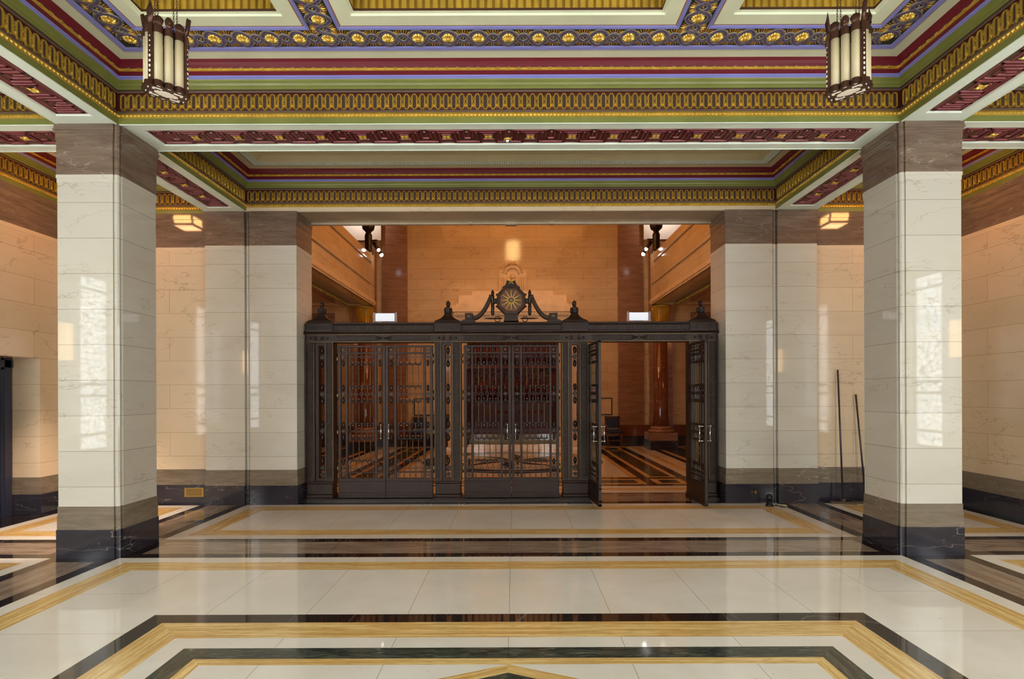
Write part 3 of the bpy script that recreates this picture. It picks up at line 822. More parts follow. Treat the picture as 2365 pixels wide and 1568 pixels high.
# ------------------------------------------------------------------ beams with the key pattern
def beam(idx, x0, x1, y0, y1, horiz, n):
    """beam between coffers; panel with raised key ornament on the soffit"""
    b = MB('paint_soffit'); z = ZB
    if horiz: px0, px1, py0, py1 = x0+.195, x1-.195, y0+.165, y1-.165
    else: px0, px1, py0, py1 = x0+.16, x1-.16, y0+.2, y1-.2
    o = (x0, x1, y0, y1); i0 = (px0-.03, px1+.03, py0-.03, py1+.03); i1 = (px0-.018, px1+.018, py0-.018, py1+.018); i2 = (px0, px1, py0, py1)
    global ce
    sv = ce; ce = b
    cframe(o, i0, 'paint_soffit', z, z); cframe(i0, i1, 'paint_soffit', z, z+.016); cframe(i1, i2, 'paint_pink', z+.016, z+.022)
    crect(*i2, z+.018, 'paint_groove')
    ce = sv
    b.box(x0+.04, x1-.04, y0+.04, y1-.04, z+.03, ZC+.3, 'paint_cream')
    for q in (0, 1):   # small cream bead along both lower edges
        if horiz: b.box(x0, x1, (y0+.004 if q == 0 else y1-.016), (y0+.016 if q == 0 else y1-.004), z-.006, z-.0005, 'paint_soffit')
        else: b.box((x0+.004 if q == 0 else x1-.016), (x0+.016 if q == 0 else x1-.004), y0, y1, z-.006, z-.0005, 'paint_soffit')
    root = struct(b.build('trim_%d' % idx))
    k = MB('paint_key'); W = (py1-py0) if horiz else (px1-px0); L = (px1-px0) if horiz else (py1-py0); p = L/n
    def P(u, v): return (px0+u, py0+v) if horiz else (px1-v, py0+u)
    RH = .030   # rib half width
    def rib(u0, v0, u1, v1, hw=.0145):
        if u0 > u1: u0, u1 = u1, u0
        if v0 > v1: v0, v1 = v1, v0
        a, b_, c_, d = u0-hw, u1+hw, v0-hw, v1+hw
        a, b_ = max(a, 0), min(b_, L)
        q = .003
        top_ = [P(a+q, c_+q), P(b_-q, c_+q), P(b_-q, d-q), P(a+q, d-q)]; bt = [P(a, c_), P(b_, c_), P(b_, d), P(a, d)]
        zt, zb = z+.004, z+.018
        for j in range(4):
            e = (j+1) % 4
            k.face([(*bt[j], zb), (*bt[e], zb), (*top_[e], zt), (*top_[j], zt)], 'paint_pink')
        k.face([(*q_, zt) for q_ in top_], 'paint_key')
    sqp = MB('gold_bright')
    for (mx, my) in ((1, 0),):
        for j in range(4):
            pass
    # gilded square ornament
    for (dx, dy) in ((-1, -1), (1, -1), (1, 1), (-1, 1)):
        V = [(0, 0, -.004), (dx*.040, 0, -.012), (dx*.048, dy*.040, -.002), (0, dy*.033, -.012), (dx*.022, dy*.020, -.020)]
        sqp.mesh(V, [(0, 1, 4), (1, 2, 4), (2, 3, 4), (3, 0, 4)], 'gold_bright')
    f0 = None
    w1, w2 = .02, W-.02
    mg = .41; p = (L-2*mg)/(n-1); h = p*.5
    for i in range(n):
        c_ = mg+i*p; a, b2 = c_-.085, c_+.085
        rib(a, .062, b2, .062); rib(a, .062, a, w2); rib(b2, .062, b2, w2)
        rib(a+.04, w2-.058, b2-.04, w2-.058, .012); rib(a+.045, .105, b2-.045, .105, .010)
        for q_ in (-1, 1): rib(c_+q_*.128, w1+.045, c_+q_*.128, w2-.045, .012)
        q = P(c_, W*.52)
        if f0 is None: f0 = sqp.build('gilded_square', root, (q[0], q[1], z+.016))
        else:
            g = f0.copy(); C.objects.link(g); g.parent = root; g.location = (q[0], q[1], z+.016)
    for i in range(n+1):
        m = mg+(i-.5)*p
        rib(m-.045, w1, m-.045, W*.66); rib(m-.045, W*.66, m+.045, W*.66); rib(m+.045, w1, m+.045, W*.66)
        rib(m, W*.18, m, W*.42, .012)
        if i < n: rib(m+.045, w1, m+p-.045, w1)
        if 0 < i < n: rib(m-h+.085, w2, m+h-.085, w2)
    for e0, sg in ((0, 1), (L, -1)):
        rib(e0+sg*.015, w2, e0+sg*(mg-.085), w2); rib(e0+sg*.015, w1, e0+sg*(mg-h-.045), w1)
        rib(e0+sg*.02, w1, e0+sg*.02, w2); rib(e0+sg*.065, w1+.05, e0+sg*.065, w2-.05, .012); rib(e0+sg*.105, w1+.05, e0+sg*.105, w2-.05, .010)
    k.build('key_pattern', root)
    return root
beam(11, -XI, XI, Y0, Y1, True, 16)
beam(12, -XO, -XI, YN, Y0, False, 16); beam(13, XI, XO, YN, Y0, False, 16)
beam(14, -XO, -XI, Y1, YB, False, 3); beam(15, XI, XO, Y1, YB, False, 3)
beam(16, -XW, -XO, Y0, Y1, True, 3); beam(17, XO, XW, Y0, Y1, True, 3)
tm = MB('paint_soffit')
for s in (-1, 1):
    a, b = (-XO, -XI) if s < 0 else (XI, XO)
    tm.box(a+.04, b-.04, Y0+.04, Y1-.04, ZB+.002, ZC+.4)
tm.box(-XW, XW, -3.0, YN, ZB, ZC+.4)
struct(tm.build('trim_18'))
# ------------------------------------------------------------------ side door on the left
d = MB('frame_blue')
for (a, b) in ((7.40, 7.56), (6.35, 6.51)):
    d.box(-6.92, -6.86, a, b, 0, 2.156); d.box(-6.94, -6.84, a+.03, b-.03, 0, 2.15)
d.box(-6.92, -6.86, 6.35, 7.56, 2.0, 2.156); d.box(-6.94, -6.84, 6.35, 7.56, 2.03, 2.13)
door = struct(d.build('door_1'))
dl = MB('door_dark'); dl.box(-6.98, -6.93, 6.5, 7.42, 0, 2.02); dl.box(-6.985, -6.90, 7.33, 7.42, 0, 2.02); dl.box(-6.985, -6.90, 6.5, 6.6, 0, 2.02); dl.box(-6.985, -6.90, 6.5, 7.42, .02, .2)
dl.build('door_leaf', door)


# ------------------------------------------------------------------ bronze gate screen
GY = 8.5
gate = empty('bronze_gate_screen', (0, GY, 0)); tag(gate, 'wide dark bronze gate screen with three double gates, clock and finials in the rear opening', 'gate')
def gb_(mb, name, parent=None, mtx=None, loc=None, rot=None):
    o = mb.build(name, parent or gate, loc, rot)
    return o
def spindle(mb, x, z, l, w, y=0, mat='bronze_dark'):
    mb.lathe([(.001, -l/2), (w*.75, -l*.36), (w, -l*.1), (w, l*.12), (w*.7, l*.34), (.001, l/2)], x, y, 8, mat, True, z)
def disc(mb, x, z, r, y=0, mat='bronze_dark', edge='bronze_edge'):
    P = [(x+r*math.cos(2*PI*k/12), z+r*math.sin(2*PI*k/12)) for k in range(12)]
    mb.prism_xz(P, y-.010, y+.010, mat)
    mb.tube([(a, y-.011, b) for a, b in [(x+r*.78*math.cos(2*PI*k/12), z+r*.78*math.sin(2*PI*k/12)) for k in range(12)]], .003, 4, edge, True, up=(0, 1, 0))
def arcpts(x, z, r, a0, a1, n, y=0, sx=1): return [(x+sx*r*math.cos(R(a0+(a1-a0)*k/n)), y, z+r*math.sin(R(a0+(a1-a0)*k/n))) for k in range(n+1)]
def motif(mb, x, z, hw, above=True, below=True, l=.11, w=.020):
    disc(mb, x, z, w*1.25)
    for sg in ((1,) if above else ())+((-1,) if below else ()):
        spindle(mb, x, z+sg*(.045+l/2), l, w)
        mb.tube([(x-hw, 0, z+sg*.048), (x-w*1.4, 0, z+sg*.055), (x, 0, z+sg*.04), (x+w*1.4, 0, z+sg*.055), (x+hw, 0, z+sg*.048)], .005, 4, 'bronze_dark', up=(0, 1, 0))
    for q in (-1, 1): mb.box(x+q*w, x+q*hw, -.005, .005, z-.006, z+.006, 'bronze_dark')

def post(idx, x0, x1, p0, p1, label=None):
    b = MB('bronze'); zt = 2.45; y0 = 0; y1 = .2
    for a, c_ in ((x0, p0-.065 if idx else p0-.065), (p1+.02 if idx == 0 else p1+.05, x1)): pass
    L = (x0, p0-.055); Rr = (p1+.025, x1) if x1-p1 < .16 else (p1+.05, x1)
    b.bevbox(x0, x1, y0-.03, y1+.03, 0.0, .055, .006); b.bevbox(x0+.004, x1-.004, y0-.02, y1+.02, .055, .10, .006)
    b.bevbox(x0+.01, x1-.01, y0-.008, y1, .10, .27, .008); b.bevbox(x0+.006, x1-.006, y0-.014, y1, .27, .30, .006)
    for (a, c_) in (L, Rr):
        b.box(a, c_, y0+.004, y1, .30, zt)
        for q in (a, c_-.009): b.box(q, q+.009, y0-.006, y0+.01, .31, zt, 'bronze_edge')
        xm = (a+c_)/2; hw = (c_-a)/2-.014; z = .33; k = 0
        while z < zt-.03:
            b.tube(arcpts(xm, z, hw, 15, 165, 5, y0+.002), .005, 3, 'bronze_scale', up=(0, 1, 0), smooth=False)
            if k % 2 == 0: b.box(xm-.004, xm+.004, y0-.003, y0+.004, z+hw*.3, z+hw*.9)
            z += .024; k += 1
    # recessed openwork panel between the two pilasters
    b.box(L[1], p0, y0+.035, y1-.04, .30, zt); b.box(p1, Rr[0], y0+.035, y1-.04, .30, zt)
    b.box(p0, p1, y0+.035, y1-.04, .30, .345); b.box(p0, p1, y0+.035, y1-.04, 2.405, zt)
    root = b.build('post', gate)
    xm = (p0+p1)/2; hw = (p1-p0)/2
    for z, a, c_ in ((2.225, 1, 1), (1.65, 1, 1), (1.075, 1, 1), (.505, 1, 0)):
        g = MB('bronze_dark'); motif(g, xm, z, hw, a, c_, .118, .029)
        if z < 1: disc(g, xm, .40, .036); g.box(xm-hw, xm+hw, -.004, .004, .448, .456)
        g.build('spindle_ornament', root, (0, .07, 0))
    return root
PXO = (-3.185, -2.755, -2.992, -2.902); PXM = (-1.19, -.782, -1.032, -.942)
def mir(t): return (-t[1], -t[0], -t[3], -t[2])
for i, t_ in enumerate((PXO, PXM, mir(PXM), mir(PXO))):
    post(i, *t_)
def flipless(): pass

# lintel
b = MB('bronze')
b.bevbox(-3.185, 3.185, .0, .2, 2.45, 2.575, .004)
for z in (2.452, 2.566): b.box(-3.18, 3.18, -.012, .01, z, z+.010, 'bronze_edge')
b.bevbox(-3.205, 3.205, -.035, .235, 2.578, 2.60, .01); b.bevbox(-3.195, 3.195, -.022, .222, 2.60, 2.632, .008)
b.bevbox(-3.18, 3.18, -.006, .206, 2.632, 2.712, .002)
b.bevbox(-3.19, 3.19, -.03, .23, 2.712, 2.730, .008); b.bevbox(-3.17, 3.17, -.015, .215, 2.730, 2.758, .006)
x = -3.17
while x < 3.17:
    b.box(x, x+.016, -.018, 0, 2.642, 2.704); x += .0295
for (a, c_) in ((-2.70, -1.25), (-.74, .74), (1.25, 2.70)):
    m = (a+c_)/2; x = a
    while x < c_:
        if abs(x-m) > .11:
            sg = 1 if x < m else -1
            b.tube([(x+sg*.038*math.cos(R(q))-sg*.02, -.002, 2.514+.045*math.sin(R(q))) for q in (-75, -40, 0, 40, 75)], .0045, 3, 'bronze_dark', up=(0, 1, 0), smooth=False)
        x += .025
for m in (-1.975, 0, 1.975):
    b.lathe([(.03, 0), (.026, .014), (.012, .022)], 0, 0, 10, 'bronze_edge') if False else None
    b.ball((m, -.004, 2.514), .024, 'bronze_edge', sc=(1, .8, 1))
    for sg in (-1, 1):
        for q in (-14, 0, 14):
            b.tube([(m+sg*.025, -.004, 2.514), (m+sg*.09*math.cos(R(q)), -.010, 2.514+.09*math.sin(R(q))), (m+sg*.13*math.cos(R(q)), -.003, 2.514+.12*math.sin(R(q)))], [.007, .009, .002], 5, 'bronze')
for m in (-2.97, -.985, .985, 2.97):
    disc(b, m, 2.514, .036, -.004, 'bronze')
    for sg in (-1, 1):
        b.ball((m+sg*.13, 0, 2.514), .018, 'bronze', sc=(1, .8, 1))
        for q in (-50, -20, 20, 50): b.tube([(m+sg*.04, 0, 2.514), (m+sg*.10*math.cos(R(q)), -.008, 2.514+.055*math.sin(R(q)))], [.004, .008], 4, 'bronze')
b.build('lintel', gate)
# raised blocks and finials
for m in (-2.958, -.985, .985, 2.958):
    f = MB('bronze'); cyy = .1
    f.bevbox(m-.215, m+.215, -.028, .228, 2.60, 2.755, .012)
    x = m-.2
    while x < m+.2: f.box(x, x+.014, -.038, -.025, 2.645, 2.705); x += .0265
    P = [(-.205, 2.755), (-.185, 2.785), (-.15, 2.80), (-.10, 2.825), (-.07, 2.86), (-.055, 2.90), (.055, 2.90), (.07, 2.86), (.10, 2.825), (.15, 2.80), (.185, 2.785), (.205, 2.755)]
    # square swept foot
    V = []; F = []; pr = [(.205, .115, 2.755), (.188, .11, 2.785), (.15, .095, 2.80), (.10, .075, 2.828), (.068, .06, 2.862), (.052, .05, 2.90)]
    for hx_, hy_, z in pr: V += [(m-hx_, cyy-hy_, z), (m+hx_, cyy-hy_, z), (m+hx_, cyy+hy_, z), (m-hx_, cyy+hy_, z)]
    for i in range(len(pr)-1):
        for k in range(4): F.append((i*4+k, i*4+(k+1) % 4, i*4+4+(k+1) % 4, i*4+4+k))
    F.append((20, 21, 22, 23)); f.mesh(V, F, 'bronze')
    f.lathe([(.05, 2.895), (.062, 2.915), (.060, 2.96), (.064, 2.985), (.045, 3.0), (.030, 3.004), (.026, 3.03), (.033, 3.036), (.036, 3.06), (.030, 3.085), (.012, 3.10), (.001, 3.112)], m, cyy, 8, 'bronze', False, ang=PI/8)
    for k in range(16):
        a = 2*PI*k/16; f.box(m+.0625*math.cos(a)-.003, m+.0625*math.cos(a)+.003, cyy+.0625*math.sin(a)-.003, cyy+.0625*math.sin(a)+.003, 2.92, 2.975, 'bronze_dark')
    f.build('finial', gate)
# clock
def octa(r, cz, a=PI/8): return [(r/math.cos(PI/8)*math.cos(2*PI*k/8+a), cz+r/math.cos(PI/8)*math.sin(2*PI*k/8+a)) for k in range(8)]
ZK = 3.097
ck = MB('bronze'); O = octa(.222, ZK); ck.prism_xz(O, .02, .17)
Oi = octa(.188, ZK)
V = [(x, .02, z) for x, z in O]+[(x*.97, -.012, ZK+(z-ZK)*.97) for x, z in O]+[(x*1.03, -.012, ZK+(z-ZK)*1.03) for x, z in Oi]+[(x, .012, z) for x, z in Oi]
F = []
for a in range(3):
    for k in range(8): F.append((a*8+k, a*8+(k+1) % 8, a*8+8+(k+1) % 8, a*8+8+k))
ck.mesh(V, F)
for (x, z) in O: ck.ball((x*1.0, .05, ZK+(z-ZK)*1.0), .018, 'bronze', 6, 4)
P = [(-.135, 3.30), (-.085, 3.345), (-.062, 3.41), (.062, 3.41), (.085, 3.345), (.135, 3.30)]; ck.prism_xz(P, .03, .16)
ck.prism_xz([(-.11, 2.775), (-.10, 2.89), (.10, 2.89), (.11, 2.775)], .0, .19); ck.prism_xz([(-.115, 2.775), (-.115, 2.79), (.115, 2.79), (.115, 2.775)], -.01, .2)
for s_ in (-1, 1):
    ck.box(s_*.21, s_*.27, .05, .14, ZK-.035, ZK+.035)
    ck.lathe([(.001, 3.278), (.014, 3.262), (.024, 3.235), (.026, 3.21), (.016, 3.195), (.024, 3.19), (.027, 3.18), (.027, 3.05), (.030, 3.045), (.020, 3.03), (.030, 3.02), (.026, 3.0), (.027, 2.90), (.018, 2.88), (.001, 2.868)], s_*.29, .1, 8, 'bronze')
    ck.box(s_*.28, s_*.30, .055, .08, 3.06, 3.16, 'bronze_edge')
    # wreath and staff at the foot
    ck.tube([(s_*.14, .1, 2.826), (s_*.2, .1, 2.826), (s_*.34, .1, 2.826), (s_*.43, .1, 2.826)], [.008, .013, .013, .003], 6)
    ck.tube(arcpts(s_*.215, 2.815, .042, 0, 360, 12, .1)[:-1], .007, 5, closed=True, up=(0, 1, 0))
cko = ck.build('clock_case', gate)
dd = MB('dial'); dd.prism_xz(octa(.19, ZK), .008, .018)
do = dd.build('clock_dial', cko)
rr_ = MB('clock_gilt')
for k in range(12):
    a = 2*PI*k/12; c_, s_ = math.cos(a), math.sin(a)
    q = a-round(a/(PI/4))*PI/4; t_ = .163/math.cos(q); h0, h1 = .0085, .0022
    V = [(.042*c_-h0*s_, 0, .042*s_+h0*c_), (.042*c_+h0*s_, 0, .042*s_-h0*c_), (t_*c_+h1*s_, 0, t_*s_-h1*c_), (t_*c_-h1*s_, 0, t_*s_+h1*c_), (.05*c_, -.009, .05*s_), (t_*c_, -.003, t_*s_)]
    rr_.mesh([(x, y+.005, z+ZK) for x, y, z in V], [(0, 4, 5, 3), (4, 1, 2, 5), (0, 1, 4), (3, 5, 2)])
for k in range(60):
    a = 2*PI*k/60; q = a-round(a/(PI/4))*PI/4; r0_ = .166/math.cos(q); r1_ = .182/math.cos(q); c_, s_ = math.cos(a), math.sin(a); h = .0042
    rr_.mesh([(r0_*c_-h*s_, .002, ZK+r0_*s_+h*c_), (r0_*c_+h*s_, .002, ZK+r0_*s_-h*c_), (r1_*c_+h*s_, .002, ZK+r1_*s_-h*c_), (r1_*c_-h*s_, .002, ZK+r1_*s_+h*c_)], [(0, 1, 2, 3), (3, 2, 1, 0)])
rr_.build('clock_markings', cko)
hh = MB('gold'); hh.ball((0, -.012, ZK), .016, 'steel'); 
for (dx, dz) in ((-.012, -.055), (.045, -.04)):
    hh.tube([(0, -.012, ZK), (dx, -.014, ZK+dz)], .004, 5, 'gold'); hh.ball((dx, -.014, ZK+dz), .014, 'gold')
hh.tube([(-.012, -.012, ZK-.06), (-.025, -.012, ZK-.15)], [.004, .001], 4, 'steel')
hh.build('clock_hands', cko)
sr = MB('gold_bright'); V = [(0, -.02, 3.39)]
for k in range(10):
    r_ = .068 if k % 2 == 0 else .027; a = PI/2+2*PI*k/10; V.append((r_*math.cos(a), .012, 3.39+r_*math.sin(a)))
sr.mesh(V+[(0, .03, 3.39)], [(0, 1+(k+1) % 10, 1+k) for k in range(10)]+[(11, 1+k, 1+(k+1) % 10) for k in range(10)])
sr.build('gilded_star', gate)
for s_ in (-1, 1):
    sc = MB('bronze'); pts = []
    for k in range(13):
        t = k/12; 
        x = .325+(.60-.325)*t; z = 2.83+.315*(1-t)**2.1
        pts.append((x, z))
    up_ = [(x-.0, z+.0) for x, z in pts]; lo = []
    for i, (x, z) in enumerate(pts):
        a, c_ = pts[max(i-1, 0)], pts[min(i+1, 12)]; d = math.hypot(c_[0]-a[0], c_[1]-a[1]); nx, nz = (c_[1]-a[1])/d, -(c_[0]-a[0])/d
        w_ = .052
        lo.append((x+nx*w_*.5+0, z+nz*w_*.5)); up_[i] = (x-nx*w_*.5, z-nz*w_*.5)
    V = [(s_*x, .03, z) for x, z in up_]+[(s_*x, .03, z) for x, z in lo]+[(s_*x, .17, z) for x, z in up_]+[(s_*x, .17, z) for x, z in lo]
    F = []
    for i in range(12):
        F += [(i, i+1, 14+i, 13+i), (26+i, 39+i, 40+i, 27+i), (i, 26+i, 27+i, i+1), (13+i, 14+i, 40+i, 39+i)]
    sc.mesh(V, F)
    for off in (.3, -.3):
        mid = [(s_*(u[0]*(.5+off)+l_[0]*(.5-off)), .026, u[1]*(.5+off)+l_[1]*(.5-off)) for u, l_ in zip(up_, lo)]
        sc.tube(mid, .005, 4, 'bronze_edge', up=(0, 1, 0))
    sc.box(s_*.30, s_*.345, .04, .16, 3.10, 3.19)
    sc.bevbox(min(s_*.595, s_*.715), max(s_*.595, s_*.715), .0, .2, 2.80, 2.898, .006)
    sc.bevbox(min(s_*.625, s_*.685), max(s_*.625, s_*.685), -.012, .2, 2.825, 2.873, .006, 'bronze_edge')
    V = [(s_*.54, .0, 2.757), (s_*.82, .0, 2.757), (s_*.735, .0, 2.80), (s_*.58, .0, 2.80)]; V += [(x, .2, z) for x, y, z in V]
    sc.mesh(V, [(0, 1, 2, 3), (4, 7, 6, 5), (0, 4, 5, 1), (1, 5, 6, 2), (2, 6, 7, 3), (3, 7, 4, 0)])
    sc.build('scroll', gate)

# gate leaves, built from the hinge at x = 0
LW = .735
def leaf(s_):
    root = MB('bronze'); X = lambda u: s_*u
    B = lambda mb, u0, u1, z0, z1, t=.02, m=None: mb.bevbox(min(X(u0), X(u1)), max(X(u0), X(u1)), -t, t, z0, z1, .003, m)
    for u0, u1 in ((0, .042), (.112, .148), (.566, .602), (.69, .733)): B(root, u0, u1, .335, 2.40, .02)
    B(root, 0, LW-.002, 2.375, 2.405, .022); B(root, .04, .69, 2.272, 2.300, .016); B(root, .04, .69, .424, .446, .016)
    lf_ = root.build('gate_leaf', gate)
    kp = MB('bronze'); B(kp, 0, LW-.002, .04, .345, .021); B(kp, 0, LW-.002, .10, .125, .026); B(kp, 0, LW-.002, .285, .30, .025); B(kp, 0, LW-.002, .04, .075, .027)
    kp.build('kick_plate', lf_)
    stars = {}; tr_ = MB('bronze_dark')
    HX = [.1815+.0893*k for k in range(5)]; BX = [.2265+.0893*k for k in range(4)]
    for z in (2.228, 1.65, 1.075, .497):
        tr_ = MB('bronze_dark')
        for u in HX:   # six-pointed stars
            r_ = .031
            for a0 in (90, 270):
                T = [(X(u+r_*math.cos(R(a0+120*k))), 0, z+r_*math.sin(R(a0+120*k))) for k in range(3)]
                tr_.tube(T, .0062, 4, None, True, up=(0, 1, 0), smooth=False)
            for sg in (1, -1): tr_.tube([(X(u), 0, z+sg*r_), (X(u), 0, z+sg*.062)], .0065, 4, None, smooth=False)
        for a, c_ in zip(HX, HX[1:]): tr_.tube([(X(a+.028), 0, z), (X(c_-.028), 0, z)], .005, 4, None, smooth=False)
        tr_.build('star_row', lf_)
    def cres(z, sg):
        tr_ = MB('bronze_dark')
        # crescent row: arcs opening towards the stars (sg=+1 cup open upwards)
        for u in BX:
            tr_.tube([(X(u+.036*math.cos(R(a))), 0, z+sg*(.036*math.sin(R(a)))) for a in (-190, -160, -125, -90, -55, -20, 10)], [.004, .008, .0105, .0115, .0105, .008, .004], 5, None, up=(0, 1, 0))
            tr_.lathe([(.002, -.022), (.007, -.01), (.005, .012), (.001, .02)], X(u), 0, 6, None, True, z-sg*.008)
            for q in (-1, 1): tr_.tube([(X(u+q*.037), 0, z+sg*.008), (X(u+q*.0446), 0, z+sg*.03)], .006, 4, None, smooth=False)
        for u in HX: 
            tr_.tube([(X(u), 0, z+sg*.03), (X(u), 0, z-sg*.045)], [.007, .004], 4, None, smooth=False)
            for q in (-1, 1): tr_.tube([(X(u), 0, z-sg*.012), (X(u+q*.014), 0, z-sg*.034)], [.006, .003], 4, None, smooth=False)
        tr_.build('crescent_row', lf_)
    for z in (2.137, 1.555, .98): cres(z, 1)
    for z in (1.745, 1.165, .592): cres(z, -1)
    for z, sg in ((2.34, -1), (.385, 1)):   # little trefoil arrows top and bottom
        for u in HX:
            tr_ = MB('bronze_dark')
            tr_.tube([(X(u), 0, z-.036), (X(u), 0, z+.036)], .006, 4, None, smooth=False)
            tr_.prism_xz([(X(u)-.017, z-sg*.010), (X(u)+.017, z-sg*.010), (X(u), z+sg*.024)][::sg], -.005, .005)
            tr_.build('arrow', lf_)
    for u, hw in ((.077, .036), (.645, .044)):
        for z, a, c_ in ((2.228, 0, 1), (1.65, 1, 1), (1.075, 1, 1), (.497, 1, 0)): tr_ = MB('bronze_dark'); motif(tr_, X(u), z, hw, a, c_, .105, .0225); tr_.build('spindle_ornament', lf_)
        for z in (2.337, .388): tr_ = MB('bronze_dark'); tr_.box(X(u)-.022, X(u)+.022, -.01, .01, z-.022, z+.022); tr_.bevbox(X(u)-.014, X(u)+.014, -.016, .01, z-.014, z+.014, .004, 'bronze_edge'); tr_.build('corner_square', lf_)

    for i, u in enumerate(BX):
        for (za, zb, bs) in ((1.775, 2.115, (2.142, 1.742)), (1.195, 1.53, (1.575, 1.160)), (.62, .955, (1.0,))):
            tb = MB('bronze_edge'); n = int((zb-za)/.011); tb.tube([(X(u), 0, za+(zb-za)*k/n) for k in range(n+1)], [(.0095 if k % 2 else .006) if k not in (n//2,) else .013 for k in range(n+1)], 5, 'bronze_edge')
            for z in bs: tb.ball((X(u), -.004, z), .0085, 'steel', 6, 4)
            tb.build('twisted_bar', lf_)
    hd = MB('steel')
    for sg in (-1, 1):
        hd.tube([(X(.675), sg*.075, .945), (X(.675), sg*.075, 1.195)], .009, 8)
        for z in (.965, 1.175): hd.tube([(X(.70), sg*.015, z), (X(.675), sg*.075, z)], .008, 8); hd.ball((X(.675), sg*.082, z), .014, 'steel', 8, 5)
    hd.build('handle', lf_)
    for z in (2.2, 1.63, 1.06, .5):
        hg = MB('bronze_edge')
        hg.tube([(X(-.014), -.012, z-.075), (X(-.014), -.012, z+.075)], .009, 6, 'bronze_dark'); hg.tube([(X(-.014), -.012, z-.03), (X(-.014), -.012, z+.03)], .013, 6, 'brass')
        hg.box(X(-.02), X(.01), -.012, .0, z-.03, z+.03, 'brass'); hg.build('hinge', lf_)
    return lf_
LL = leaf(1); LR = leaf(-1)
for (src, x, rz, first) in ((LL, -2.692, 0, True), (LR, -1.223, 0, True), (LL, -.740, 0, False), (LR, .735, 0, False), (LL, 1.205, R(-86), False), (LR, 2.752, R(91), False)):
    o = src if first else copy_tree(src, gate)
    o.location = (x, .06 if abs(rz) < .1 else .03, 0); o.rotation_euler = (0, 0, rz)
sill = MB('bronze_dark'); sill.box(-3.2, 1.215, -.055, .25, 0, .036); sill.box(2.76, 3.2, -.055, .25, 0, .036)
sill.build('sill', gate)

# white blank signs on clear stands on top of the lintel
for i, x in enumerate((-1.965, 1.985)):
    e = empty('sign', (x, GY+.06, 2.762)); tag(e, 'blank white rectangular sign on clear holder standing on the gate top, %s of the clock' % ('left' if i == 0 else 'right'), 'sign', 'blank signs on the gate')
    p = MB('white_panel'); p.box(-.148, .148, -.004, .004, .022, .145); p.build('panel', e)
    h_ = MB('clear_plastic'); h_.box(-.185, -.155, -.012, .012, 0, .16); h_.box(.155, .185, -.012, .012, 0, .16); h_.box(-.185, .185, -.012, .012, 0, .012); h_.build('holder', e)

